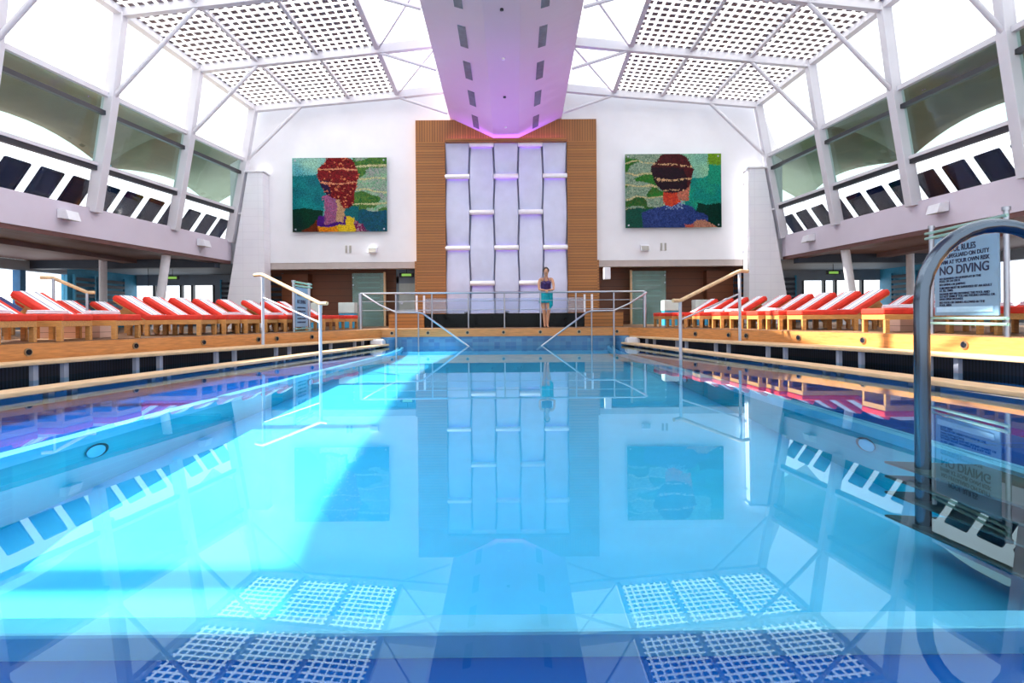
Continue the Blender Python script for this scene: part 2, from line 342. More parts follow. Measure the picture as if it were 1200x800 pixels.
# pool ---------------------------------------------------------------
m = MB(); n = 24; vs = []; fs = []
for i in range(n+1):
    y = -1.0 + (YE+1.0)*i/n; a = interp(INNER, y)
    y = max(y, -1.0)
    vs += [(-a, y, floorz(max(y,1.7))), (a, y, floorz(max(y,1.7))), (-a, y, -1.2), (a, y, -1.2)]
for i in range(n):
    o = 4*i; fs += [(o, o+1, o+5, o+4), (o+2, o+6, o+7, o+3), (o, o+4, o+6, o+2), (o+1, o+3, o+7, o+5)]
struct(m.add(vs, fs).build('floor_pool', M['floorpool']))
for sg, nmw in ((-1, 'wall_pool_left'), (1, 'wall_pool_right')):
    struct(strip(lambda y: interp(INNER, y), lambda y: interp(INNER, y)+.12, 1.6, YE, -1.0, -.09, sg).build(nmw, M['wallpool']))
    struct(strip(lambda y: interp(INNER, y)+.12, lambda y: 7.35, -3, YE, -.5, -.10, sg).build('pool_ledge', M['ledge']))
    struct(strip(lambda y: interp(INNER, y)-.02, lambda y: interp(INNER, y)+.055, 1.6, YE, -.09, -.02, sg).build('trim_pool_lip', M['lip']))
    struct(strip(lambda y: interp(INNER, y)+.12, lambda y: interp(INNER, y)+.16, 1.6, YE, -.10, -.035, sg).build('trim_pool_lip', M['lip']))
struct(MB().box(-3.02, 3.02, -3, 1.62, -.5, -.10).build('pool_ledge', M['ledge']))
struct(MB().box(-3.05, 3.05, 1.60, 1.70, -1.0, -.03).build('trim_pool_lip', M['lip'], bevel=.01))
struct(MB().box(-3.7, 3.7, YE, YE+.1, -1.0, .27).build('wall_pool_end', M['endtile']))
vs = []; fs = []
for i in range(31):
    y = -2.98 + (YE-.02+2.98)*i/30; a = interp(EDGE, y)-.01; vs += [(-a, y, 0), (a, y, 0)]
    if i: fs.append((2*i-2, 2*i-1, 2*i+1, 2*i))
wv = MB().add(vs, fs).build('water', M['water'])
tag(wv, 'calm turquoise water filling the long swimming pool', 'water')
for sg in (-1, 1):
    struct(MB().tube([(sg*3.42,YE-.12,-.9),(sg*3.42,YE-.12,.265)], .22, 24).build('pool_corner', M['endtile']))
struct(MB().box(-7.5, 7.5, -6, -3, -.5, .12).build('floor_near', M['deck']))

# decks ---------------------------------------------------------------
for sg in (-1, 1):
    struct(strip(lambda y: interp(EDGE, y), lambda y: 18.1, -6, YE, .44, ZD, sg).build('floor_deck', M['deck']))
    struct(strip(lambda y: interp(EDGE, y)-.02, lambda y: interp(EDGE, y)+.05, -3, YE-.02, .255, ZD-.006, sg).build('trim_deck_fascia', M['teak']))
    struct(strip(lambda y: interp(EDGE, y)+.0, lambda y: interp(EDGE, y)+.1, -3, YE, -.5, .255, sg).build('wall_louvre', M['louvre']))
struct(MB().box(-18.1, 18.1, YE, 29, .44, ZD).build('floor_deck', M['deck']))
struct(MB().box(-3.75, 3.75, YE-.04, YE, .27, ZD).build('trim_deck_fascia', M['teak']))
m = MB()
for sg in (-1, 1):
    side = 'left' if sg < 0 else 'right'
    for nmb, tab, wd, zt, th in (('upper', B1, .36, .262, .05), ('lower', B2, .34, .085, .055)):
        b = thing('pool_bench', (sg*interp(tab, 9), 9, zt-th), 'long curved pale teak bench ledge, %s of the two along the %s pool side' % (nmb, side), 'bench', None)
        strip(lambda y: interp(tab, y), lambda y: interp(tab, y)+(wd if nmb == 'lower' else max(wd, interp(EDGE, y)-interp(tab, y)-.03)), 1.0, YE-.1, zt-th, zt, sg, 40).build('seat_plank', M['teakpale'], b, bevel=.012)
        yy = 2.0
        while yy < YE-.6:
            for dy in (0, .42 if nmb == 'upper' else .3):
                x = interp(tab, yy+dy)+.12; x = sg*x
                zb = -.10 if nmb == 'lower' else -.10
                MB().box(x-.03, x+.03, yy+dy-.045, yy+dy+.045, zb, zt-th).build('support_post', M['postgrey'], b)
            yy += 1.55
    e = tag(MB().prism([(0,0),(.36,0),(.36,.15),(.30,.2),(.06,.2),(0,.15)], 'y', YE-.75, YE-.35).build('end_cap', M['white'], bevel=.03, origin=None), '', 'bench end cap')
    for v in e.data.vertices: v.co.x = sg*(3.42+v.co.x); v.co.z += .03
    e['label'] = 'white rounded block closing the far end of the %s pool benches' % side; e.name = 'end_block'

# ------------------------------------------------------------------ balcony, ceilings, side walls
for sg in (-1, 1):
    side = 'left' if sg < 0 else 'right'
    struct(strip(lambda y: xb(y), lambda y: xb(y)+.18, -5, 23.3, ZBOT, ZT, sg).build('wall_balcony_'+side, M['balcony']))
    struct(strip(lambda y: xb(y)+.02, lambda y: xb(y)+.55, -5, 23.3, 2.98, ZBOT, sg).build('trim_soffit_edge', M['soffitshade']))
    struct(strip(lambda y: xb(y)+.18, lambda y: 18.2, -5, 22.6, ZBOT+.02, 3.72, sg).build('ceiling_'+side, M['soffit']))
    struct(MB().box(sg*11.05, sg*18.2, 22.6, 23.0, 2.80, 3.5).build('trim_beam', M['beam']))
    struct(MB().box(sg*9.4, sg*18.2, 23.75, 29.0, 3.0, 3.72).box(sg*11.05, sg*18.2, 23.0, 23.75, 3.0, 3.72).build('ceiling_aft_'+side, M['ceilgrey']))
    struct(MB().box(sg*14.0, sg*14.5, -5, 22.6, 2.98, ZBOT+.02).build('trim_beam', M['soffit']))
    # outer side wall with big windows, then louvres
    w = sempty('window_side_'+side, (sg*18.2, 10, ZD))
    MB().box(sg*18.05, sg*18.3, -5, 24.5, ZD, 1.0).build('sill_wall', M['ceilgrey'], w)
    MB().box(sg*18.05, sg*18.3, -5, 24.5, 2.72, 3.1).build('header', M['ceilgrey'], w)
    MB().box(sg*18.15, sg*18.19, -5, 24.5, 1.0, 2.72).build('pane', M['glass'], w)
    for k in range(11): MB().box(sg*18.0, sg*18.28, 22.1-k*2.6, 22.36-k*2.6, 1.0, 2.72).build('mullion', M['bluepost'], w)
    struct(MB().box(sg*18.05, sg*18.3, 24.5, 29, ZD, 3.1).build('wall_aft_'+side, M['teal']))
    # end wall with windows
    w = sempty('window_end_'+side, (sg*16, 29, ZD))
    MB().box(sg*18.3, sg*14.3, 29, 29.2, ZD, .9).build('sill_wall', M['ceilgrey'], w)
    MB().box(sg*18.3, sg*9.4, 29, 29.2, 2.5, 3.4).build('header', M['ceilgrey'], w)
    MB().box(sg*18.2, sg*14.3, 29.08, 29.11, .9, 2.5).build('pane', M['glass'], w)
    for k, xx in enumerate((18.2, 17.2, 15.9, 15.35, 14.3)): MB().box(sg*(xx-.05), sg*(xx+.05), 28.98, 29.2, .9, 2.5).build('mullion', M['dark'], w)
    struct(MB().box(sg*14.25, sg*9.3, 29, 29.2, ZD, 2.5).build('wall_end_'+side, M['ceilgrey']))
    for (x0, x1, y0, y1, wh) in ((17.90, 17.98, 24.8, 25.9, 'nearer louvred screen on the %s outer wall'), (17.90, 17.98, 26.3, 27.9, 'farther louvred screen on the %s outer wall'),
                             (13.9, 13.1, 28.9, 28.97, 'louvred screen beside the end windows, %s side'), (10.35, 9.55, 25.30, 25.36, 'louvred screen between pier and wood panelling, %s side')):
        l = thing('louvre_screen', (sg*x0, y0, ZD), ('dark blue ' + wh) % side, 'louvre screen')
        for k in range(9): MB().box(sg*x0, sg*x1, y0, y1, .62+k*.235, .62+k*.235+.13).build('slat', M['beam'], l)
        if abs(x1-x0) < .2:
            MB().box(sg*x0, sg*(x1+.02), y0-.09, y0, ZD, 2.75).build('post', M['teal'], l); MB().box(sg*x0, sg*(x1+.02), y1, y1+.09, ZD, 2.75).build('post', M['teal'], l)
        else:
            MB().box(sg*(x0-.02), sg*(x0+.05), y0, y1, ZD, 2.75).build('post', M['teal'], l); MB().box(sg*(x1-.05), sg*(x1+.02), y0, y1, ZD, 2.75).build('post', M['teal'], l)
    # columns
    struct(MB().tube([(sg*11.35,20,ZBOT),(sg*11.72,20,ZD)], .14, 20).build('column', M['whitemetal']))
    struct(MB().tube([(sg*15.0,22.2,ZBOT),(sg*15.0,22.2,ZD)], .13, 20).build('column', M['whitemetal']))
    # pier in the back corner
    pr = MB().hexa([(sg*9.35,23.1,ZD),(sg*11.0,23.1,ZD),(sg*11.0,23.68,ZD),(sg*9.35,23.68,ZD)], [(sg*9.42,23.1,6.5),(sg*10.0,23.1,6.5),(sg*10.0,23.68,6.5),(sg*9.42,23.68,6.5)])
    struct(pr.build('pier_'+side, M['piertile']))
    struct(MB().box(sg*9.35, sg*10.15, 23.05, 23.69, 6.5, 6.58).build('pier_cap_'+side, M['wall'], bevel=.02))
    struct(MB().box(sg*10.0, sg*10.7, 23.15, 23.69, 4.9, 4.97).build('pier_bracket_'+side, M['wall'], bevel=.01))

# ------------------------------------------------------------------ back wall
poly = [(-10.95,3.05),(-3.55,3.05),(-3.55,8.6),(3.55,8.6),(3.55,3.05),(10.95,3.05),(10.95,6.5),(9.9,9.2),(XI,9.75),(2.2,10.3),(-2.2,10.3),(-XI,9.75),(-9.9,9.2),(-10.95,6.5)]
m = MB()
m.box(-10.95, -3.5, YB, YB+.3, 3.05, 7.0); m.box(3.5, 10.95, YB, YB+.3, 3.05, 7.0)
m.prism([(-10.95,7.0),(-3.5,7.0),(-3.5,8.55),(3.5,8.55),(3.5,7.0),(10.95,7.0),(10.3,8.6),(9.8,9.15),(XI,9.7),(2.2,9.9),(-2.2,9.9),(-XI,9.7),(-9.8,9.15),(-10.3,8.6)], 'y', YB, YB+.3)
struct(m.build('wall_back', M['wall']))
for sg in (-1, 1):
    struct(MB().box(sg*3.5, sg*9.6, YB+.02, YB+.5, 2.80, 3.05).build('trim_lintel', M['lintel']))
    struct(MB().box(sg*3.5, sg*9.6, YB+.3, 25.6, 2.95, 3.2).build('ceiling_recess', M['ceilgrey']))
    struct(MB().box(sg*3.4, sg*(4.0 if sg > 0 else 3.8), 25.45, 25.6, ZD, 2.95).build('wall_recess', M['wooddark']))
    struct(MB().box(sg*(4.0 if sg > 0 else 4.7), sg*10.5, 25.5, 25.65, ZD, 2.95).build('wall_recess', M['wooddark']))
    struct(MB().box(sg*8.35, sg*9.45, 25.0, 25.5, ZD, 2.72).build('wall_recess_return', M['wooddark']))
    struct(MB().box(sg*3.5, sg*3.62, 23.46, 25.45, ZD, 3.05).build('wall_recess_side', M['wood']))
# feature wall: wood surround
w = sempty('wall_feature', (0, YB-.25, ZD))
for sg in (-1, 1): MB().box(sg*2.42, sg*3.55, YB-.25, YB+.1, ZD, 7.72).build('wood_side', M['wood'], w)
MB().box(-3.55, 3.55, YB-.25, YB+.1, 7.72, 8.58).build('wood_header', M['woodv'], w)
MB().box(-2.42, 2.42, YB+.08, YB+.14, ZD, 7.72).build('backing', M['weave'], w)
for sg in (-1, 1): MB().box(sg*2.39, sg*2.45, YB-.29, YB-.2, .95, 7.72).build('reveal', M['wood'], w)
# woven panels
wf = thing('woven_wall_panel', (0, YB-.1, .9), 'tall lilac lit basket-weave wall panel framed in wood above the stage', 'wall panel')
cw = .955
for c in range(5):
    x0 = -2.4 + c*.96; x1 = x0 + .945
    bars = [6.37, 3.56, .75] if c % 2 == 0 else [7.62, 4.96, 2.17]
    rows = []
    nz_ = 120
    for i in range(nz_+1):
        z = .95 + (7.70-.95)*i/nz_
        ph = (z - bars[0]) / 2.8
        d = abs(math.sin(PI*ph))**.55           # 0 at a bar, 1 half way
        y = YB - .02 - .20*d
        bow = .03*(1-abs(math.cos(PI*ph)))
        rows.append([(x0+.03-bow, y+.012, z), (x0+.06-bow, y, z), (x1-.06+bow, y, z), (x1-.03+bow, y+.012, z)])
    MB().sheet([list(reversed(r)) for r in rows], .02).build('woven_strip', M['weave'], wf)
    for bz in bars:
        if bz < .9: continue
        b = MB().tube([(x0-.01,YB-.20,bz),(x1+.01,YB-.20,bz)], .10, 16).build('cross_bar', M['bar'], wf)
        for dz in (-.05, .05):
            MB().box(x0+.04, x1-.04, YB-.115, YB-.10, bz+dz-.015, bz+dz+.015).build('light_strip', M['strip'], b)

# stage in front of it
st = thing('stage_platform', (0, 19.2, ZD), 'low black tiled stage with slatted wood ends in front of the lit wall', 'platform')
MB().box(-2.62, 2.52, 19.2, 19.35, ZD, .95).build('black_front', M['black'], st)
for sg in (-1, 1): MB().box(sg*2.62 if sg < 0 else 2.52, sg*3.75, 19.1, 19.35, ZD, .97).build('slatted_end', M['wood'], st)
MB().box(-3.45, 3.45, 19.35, YB-.3, ZD, .93).build('stage_top', M['wooddark'], st)
gs = thing('glass_windscreen', (0, 19.4, .95), 'low clear glass windscreen with white end posts standing on the stage', 'glass screen')
MB().box(-2.62, 2.52, 19.42, 19.44, .97, 1.45).build('glass_panel', M['railglass'], gs)
for x in (-2.66, -2.9, 2.56, 2.8): MB().box(x-.03, x+.03, 19.40, 19.46, .93 if abs(x) < 3.75 else ZD, 1.55).build('post', M['whitemetal'], gs)

# ------------------------------------------------------------------ roof, posts, glazing
for k, y in enumerate(FR):
    for sg in (-1, 1):
        p = MB(); p.bar((sg*xb(y), y, ZT-.1), (sg*xs(y), y, ZS), .30, .30, (sg, 0, .2)); p.bar((sg*xs(y), y, ZS-.02), (sg*xc(y), y, zc(y)), .26, .28, (sg, 0, .2))
        struct(p.build('wall_post', M['white'], bevel=.015))
        struct(MB().bar((sg*xc(y), y, zc(y)+.02), (sg*XI, y, zi(y)), .20, .30).build('roof_beam', M['white'], bevel=.01))
        struct(MB().bar((sg*XI, y, zi(y)), (sg*2.1, y, zi(y)+.22), .20, .30).build('roof_beam', M['white'], bevel=.01))
        xp = XI+(xc(y)-XI)*.667; zp = zi(y)+(zc(y)-zi(y))*.667
        struct(MB().tube([(sg*xs(y), y-.02, ZS-.1), (sg*xp, y-.02, zp-.1)], .065, 10).build('roof_brace', M['white']))
        struct(MB().tube([(sg*XI, y-.02, zi(y)-.1), (sg*2.25, y-.02, 8.75+(23.2-y)*.09)], .05, 10).build('roof_brace', M['white']))
def pane(p, nu, nv, mat, parent, t=.012):
    """glass slab through four corners with a square grid of nu by nv laid on both faces"""
    p = [Vector(q) for q in p]; nr = (p[1]-p[0]).cross(p[3]-p[0]).normalized()*t/2
    org = ORG.get(parent.name, Vector())
    vs = [q-nr-org for q in p] + [q+nr-org for q in p]
    me = bpy.data.meshes.new('pane'); me.from_pydata([tuple(v) for v in vs], [], [(3,2,1,0),(4,5,6,7),(0,1,5,4),(1,2,6,5),(2,3,7,6),(3,0,4,7)])
    uv = me.uv_layers.new(name='grid'); cs = [(0,0),(nu,0),(nu,nv),(0,nv)]
    for pl in me.polygons:
        for li in pl.loop_indices:
            uv.data[li].uv = cs[me.loops[li].vertex_index % 4] if pl.index < 2 else (0,0)
    o = bpy.data.objects.new('pane', me); C.objects.link(o); me.materials.append(mat); o.parent = parent
    return o
wn = 0
for k in range(8):
    ya, yb_ = FR[k], FR[k+1]
    for sg in (-1, 1):
        wn += 1; w = sempty('window_%d' % wn, (sg*xb(yb_), yb_, ZT))      # side window bay
        A = lambda y, z: sg*(xs(y)+(xb(y)-xs(y))*(ZS-z)/(ZS-ZT)+.06) if z <= ZS else sg*(xc(y)+.06)
        def P(y, z): return (A(y, z), y, z if z <= ZS else zc(y))
        for (z0, z1, mt) in ((ZT, ZR, 'glass'), (ZR, ZM, 'green'), (ZM, ZS, 'green'), (ZS, 9.9, 'glass')):
            pane([P(ya, z0), P(yb_, z0), P(yb_, z1), P(ya, z1)], 1, 1, M[mt], w)
        for (z, th, mt) in ((ZR, .14, 'dark'), (ZM, .12, 'dark'), (ZS, .13, 'white')):
            MB().bar((A(ya, z)-sg*.03, ya-.14, z), (A(yb_, z)-sg*.03, yb_+.14, z), .12, th).build('rail', M[mt], w)
        MB().bar((A(ya, ZR)-sg*.09, ya-.14, ZR+.1), (A(yb_, ZR)-sg*.09, yb_+.14, ZR+.1), .06, .09).build('rail', M['white'], w)
        struct(MB().bar((sg*xc(ya), ya, zc(ya)+.04), (sg*xc(yb_), yb_, zc(yb_)+.04), .22, .24).build('roof_purlin', M['white']))
        for t in (0, 1/3, 2/3):
            f = lambda y: (sg*(XI+(xc(y)-XI)*t), y, zi(y)+(zc(y)-zi(y))*t+.04)
            struct(MB().bar(f(ya), f(yb_), .16 if t == 0 else .11, .18 if t == 0 else .12).build('roof_purlin', M['white']))
        wn += 1; w = sempty('window_%d' % wn, (sg*XI, yb_, zi(yb_)))      # printed roof glass
        for t in (0, 1/3, 2/3):
            g = lambda y, t: (sg*(XI+(xc(y)-XI)*t), y, zi(y)+(zc(y)-zi(y))*t+.10)
            pane([g(ya, t), g(ya, t+1/3), g(yb_, t+1/3), g(yb_, t)], 8, 12, M['frit'], w)
        wn += 1; w = sempty('window_%d' % wn, (sg*XI, yb_, zi(yb_)+.1))      # clear roof glass beside the duct
        pane([(sg*XI, ya, zi(ya)+.1), (sg*2.1, ya, zi(ya)+.32), (sg*2.1, yb_, zi(yb_)+.32), (sg*XI, yb_, zi(yb_)+.1)], 1, 1, M['glass'], w)
        struct(MB().tube([(sg*XI, ya, zi(ya)), (sg*2.2, yb_, zi(yb_)+.15)], .035, 8).build('roof_brace', M['white']))
# central duct
def de(y): return 8.64 + (YB-y)*.088
def db(y): return min(7.83 + (YB-y)*.128, de(y)-.12)
m = MB(); vs = []; ys = [YB-.02 - (YB+2.98)*i/44 for i in range(45)]
for y in ys:
    vs += [(-.49,y,db(y)),(.49,y,db(y)),(2.2,y,de(y)),(2.2,y,zi(y)+.4),(-2.2,y,zi(y)+.4),(-2.2,y,de(y))]
fs = [tuple(range(6)), tuple(6*(len(ys)-1)+k for k in range(5,-1,-1))]
for i in range(len(ys)-1):
    for k in range(6): fs.append((6*i+k, 6*i+(k+1)%6, 6*i+6+(k+1)%6, 6*i+6+k))
duct = struct(m.add(vs, fs).build('ceiling_duct', M['duct']))
for sg in (-1, 1):
    for k in range(8):
        yc = 22.7 - 1.85*k; L = .52
        q = []
        for (xx, dy) in ((1.03,-L),(1.26,-L),(1.26,L),(1.03,L)):
            y = yc+dy; t = (xx-.49)/(2.2-.49); z = db(y)+(de(y)-db(y))*t - .012
            q.append(Vector((sg*xx, y, z)))
        up = [v+Vector((0,0,.03)) for v in q]
        v = MB().hexa(q, up).build('duct_vent', M['vent'])
        tag(v, 'grey vent in the %s slope of the ceiling duct, %s from back wall' % ('left' if sg < 0 else 'right', ords[k]), 'vent', 'vents in the ceiling duct')
for k in range(6):
    y = 22.5-2.3*k
    s_ = MB().tube([(0,y,db(y)-.04),(0,y,db(y)+.01)], .05, 12).build('sprinkler', M['lens'] if k % 2 else M['bar'])
    tag(s_, 'small round sprinkler under the ceiling duct, %s from the back wall' % ords[k], 'sprinkler', 'sprinklers under the ceiling duct')
tr = thing('light_trough', (0, YB-.35, 7.70), 'narrow wooden trough with violet light strip above the woven wall panel', 'light')
MB().box(-2.35, 2.35, YB-.46, YB-.25, 7.66, 7.69).box(-2.35, 2.35, YB-.48, YB-.46, 7.66, 7.78).build('wood_trough', M['wood'], tr)
MB().box(-2.3, 2.3, YB-.43, YB-.35, 7.70, 7.715).build('light_strip', M['uplight'], tr)

for k, xx in enumerate((-1.5, 0, 1.5)):  # uplights added to spread violet light along the duct
    f = thing('added_uplight', (xx, 22.2, .93), 'small added violet uplight on the stage floor, %s from the left' % ords[k], 'light')
    MB().tube([(xx,22.2,.93),(xx,22.2,1.05)], [.07,.09], 16).build('housing', M['dark'], f)
    l = bpy.data.lights.new('added_violet_spot', 'SPOT'); l.energy = 480; l.color = (.46, .12, 1.0); l.spot_size = math.radians(62); l.spot_blend = .9; l.shadow_soft_size = .05
    o = bpy.data.objects.new('added_violet_spot', l); C.objects.link(o); o.location = (xx, 22.2, 1.12)
    o.rotation_euler = (Vector((0, 20.8, 8.3))-Vector((xx, 22.2, 1.12))).to_track_quat('-Z', 'Y').to_euler()

# ------------------------------------------------------------------ outside: canopies, poles, upper loungers
for sg in (-1, 1):
    side = 'left' if sg < 0 else 'right'
    for c, (y0, y1) in enumerate(((20.2, 27.4), (13.0, 20.2), (5.8, 13.0), (-1.4, 5.8))):
        g = []
        for i in range(13):
            u = i/12; y = y0+(y1-y0)*u; arc = math.sin(PI*u); row = []
            for j in range(8):
                v = j/7
                xi_, zi_ = xs(min(y,23.2))+.35, 7.25
                xo, zo = 13.6-.35*arc, 6.0+.42*arc
                row.append((sg*(xi_+(xo-xi_)*v), y, zi_+(zo-zi_)*v + .22*math.sin(PI*v)*(1-arc) - .25*arc*math.sin(PI*v)))
            g.append(row)
        o = MB().sheet(g, .015).build('shade_canopy', M['canopy'])
        tag(o, 'tan fabric canopy outside the %s windows, %s from the back' % (side, ('first','second','third','fourth')[c]), 'canopy')
        p = MB().tube([(sg*13.55,y0,3.72),(sg*13.55,y0,6.05)], .07, 12).tube([(sg*13.55,y0,5.9),(sg*13.55,y0,6.08)], .2, 12).build('canopy_pole', M['skyblue'])
        tag(p, 'pale blue pole under the canopies outside the %s windows, %s from the back' % (side, ('first','second','third','fourth')[c]), 'pole')

def upper_lounger():
    r = thing('deck_lounger', (0,0,0), 'x', 'lounger')
    # local: back of the backrest towards -x (the pool), foot towards +x
    m = MB().bar((.45,-.36,.32), (1.75,-.36,.32), .04, .04).bar((.45,.36,.32), (1.75,.36,.32), .04, .04)
    m.bar((.5,-.37,.3), (0,-.37,1.02), .04, .04).bar((.5,.37,.3), (0,.37,1.02), .04, .04); m.bar((0,-.37,1.02), (0,.37,1.02), .04, .04)
    m.build('frame', M['navy'], r)
    g = [[(.5-.5*i/5, -.36+.72*j/4, .31+.71*i/5) for j in range(5)] for i in range(6)]
    MB().sheet(g, .02).build('backrest', M['navy'], r)
    MB().sheet([[(.5+1.22*i/5, -.36+.72*j/4, .34) for j in range(5)] for i in range(6)], .02).build('seat', M['navy'], r)
    for x in (.55, 1.65):
        for y in (-.28, .28): MB().tube([(x,y,0),(x,y,.31)], .02, 8).build('leg', M['navy'], r)
    return r
UL = upper_lounger(); first = True
for sg in (-1, 1):
    for k in range(11):
        y = 13.6 + 1.0*k; loc = (sg*(xb(min(y,23.2))+.35), y, 3.72)
        o = UL if first else dup(UL); first = False
        o.location = loc; o.rotation_euler = (0, 0, PI if sg < 0 else 0)
        tag(o, 'navy sling lounger behind the %s balcony glass, %s from the near end' % ('left' if sg < 0 else 'right', ords[k]), 'lounger', 'navy loungers on the %s balcony' % ('left' if sg < 0 else 'right'))

# ------------------------------------------------------------------ pictures on the back wall
def h2(i, j): 
    v = math.sin(i*127.1+j*311.7)*43758.5453; return v-math.floor(v)
def blur(x, y):
    i, j = math.floor(x), math.floor(y); a, b = x-i, y-j; a = a*a*(3-2*a); b = b*b*(3-2*b)
    return (h2(i,j)*(1-a)+h2(i+1,j)*a)*(1-b) + (h2(i,j+1)*(1-a)+h2(i+1,j+1)*a)*b
def pic_left(u, v):
    n_ = h2(int(u*75), int(v*59)); n2 = blur(u*9+v*3, v*8-u*2)
    c = (.10+.35*n2*v, .42+.25*n2*v, .40+.15*v)
    if u < .33 and .3 < v < .75: c = (.02, .22+.15*n2, .26+.1*n2)
    if u < .33 and v < .3: c = (.01, .06+.05*n2, .06)
    if u > .62:
        c = (.26+.2*n_, .40+.15*n2, .32+.12*n_)
        if blur(u*7, v*11+3) > .55: c = (.05+.15*n_, .22+.1*n_, .08)
        if abs((v*6+.25*u) % 1 - .5) < .07: c = (.62, .60, .38)
        if v < .28: c = (.02, .16, .18+.1*n_)
    if .5 < u < .7 and v < .35: c = (.02, .22, .25)
    # shoulders and dress
    sh = .22 - 1.7*(u-.47)**2 - (.02 if u > .7 else 0)
    if v < sh: c = (.62+.2*n_, .28+.1*n2, .03) if u < .47 else (.75, .58, .05)
    if v < sh and u > .66: c = (.28, .03, .16) if n_ > .4 else (.5, .35, .4)
    if v < sh and u < .28: c = (.22, .06, .02)
    if .28 < u < .58 and .07+1.6*(u-.43)**2 < v < .2: c = (.13, .03, .28)
    if .35-.12*(v-.2) < u < .56 and .12 < v < .5: c = (.34-.3*(u-.4)+.15*n_, .18, .32) if u < .47 else (.58, .40, .25)
    du, dv = (u-.485)/.215, (v-.735)/.30
    if du*du+dv*dv < 1 or (((u-.58)/.07)**2+((v-.45)/.13)**2 < 1):
        c = (.16+.24*n_, .008+.03*n_, .018+.03*n_)
        if u < .40 and v < .68: c = (.05, .02, .09)
        if n_ > .93: c = (.75, .30, .16)
        if abs(v-.84) < .012 or abs(v-.66) < .008: c = (.75, .40, .25)
    return c
def pic_right(u, v):
    n_ = h2(int(u*75)+7, int(v*59)+3); n2 = blur(u*9-v*2+5, v*8+u*2+2)
    c = (.28+.1*n2, .52+.1*n2, .44)
    if u < .40:
        c = (.24+.2*n_, .36+.15*n_, .28+.12*n_)
        if blur(u*7+9, v*9+4) > .5: c = (.03+.10*n_, .18+.12*n2, .06)
        if abs((v*6.2) % 1-.5) < .06: c = (.62, .56, .34)
        if v < .25: c = (.01, .16, .12)
    if u > .62 and v < .68: c = (.01+.03*n2, .30+.12*n2, .26+.05*n_)
    if u > .75 and v < .32: c = (.005, .08, .06)
    if u > .86 and v > .6: c = (.03, .38, .26) if v < .85 else (.25, .42, .04)
    sh = .36 - .9*abs(u-.5)**1.4
    if u > .12 and v < sh and u < .86: c = (.04+.05*n_, .08+.06*n_, .24+.12*n_)
    if u > .72 and v < .08-(u-.8)**2*3: c = (.55, .32, .24)
    if u < .18 and v < .25: c = (.01, .15, .11)
    if v < .05 and .6 < u < .72: c = (.6, .2, .15)
    if .42 < u < .60 and .25 < v < .36 and (int(u*50)+int(v*40)) % 2: c = (.35, .45, .60)
    if .38 < u < .58 and .3 < v < .48 and v > .30+.5*abs(u-.48): c = (.55+.15*n_, .07+.08*n_, .06)
    if .56 < u < .66 and .38 < v < .68: c = (.68-.25*n_, .25, .18)
    du, dv = (u-.49)/.215, (v-.74)/.28
    if du*du+dv*dv < 1:
        c = (.10+.06*n_, .025, .035)
        if v < .80 and u < .63: c = (.035+.03*n_, .018, .04)
        if abs(v-.85+.1*(u-.5)) < .016 or abs(v-.655) < .012 or abs(v-.50) < .01:
            c = (.70, .48, .30) if n_ > .35 else c
    return c
for sg, fn, z0, z1, lb in ((-1, pic_left, 4.24, 7.15, 'mosaic picture of a red-haired head from behind, yellow top'),
                           (1, pic_right, 4.30, 7.20, 'mosaic picture of a dark-haired head from behind, blue check top')):
    x0, x1 = (-8.42, -4.70) if sg < 0 else (4.68, 8.46)
    pt = thing('wall_picture', ((x0+x1)/2, YB-.14, z0), lb, 'picture')
    nu, nv = 150, 118; y = YB-.20
    vs = [(x0+(x1-x0)*i/nu, y, z0+(z1-z0)*j/nv) for j in range(nv+1) for i in range(nu+1)]
    fs = [(j*(nu+1)+i, j*(nu+1)+i+1, (j+1)*(nu+1)+i+1, (j+1)*(nu+1)+i) for j in range(nv) for i in range(nu)]
    pm = MB().add(vs, fs).build('picture_face', M['mosaic'], pt)
    at = pm.data.color_attributes.new('mosaic', 'FLOAT_COLOR', 'CORNER')
    for p in pm.data.polygons:
        i, j = p.index % nu, p.index // nu; U = (i+.5)/nu; V_ = (j+.5)/nv
        U += .05*(blur(U*11+3, V_*9)-.5) + .015*(h2(i, j*3)-.5); V_ += .06*(blur(U*8, V_*10+20)-.5) + .015*(h2(i*5, j)-.5)
        c = fn(min(max(U, 0), 1), min(max(V_, 0), 1)); k_ = .95*(.45+.75*h2(i*3, j)); c = [(q**1.45)*k_ for q in c]
        for li in p.loop_indices: at.data[li].color = (*c, 1)
    MB().box(x0, x1, y+.002, y+.04, z0, z1).build('glass_edge', M['acrylic'], pt)
    for xx in (x0+.12, x1-.12):
        for zz in (z0+.1, z1-.1): MB().tube([(xx,y-.012,zz),(xx,YB,zz)], .035, 10).build('standoff', M['steel'], pt)

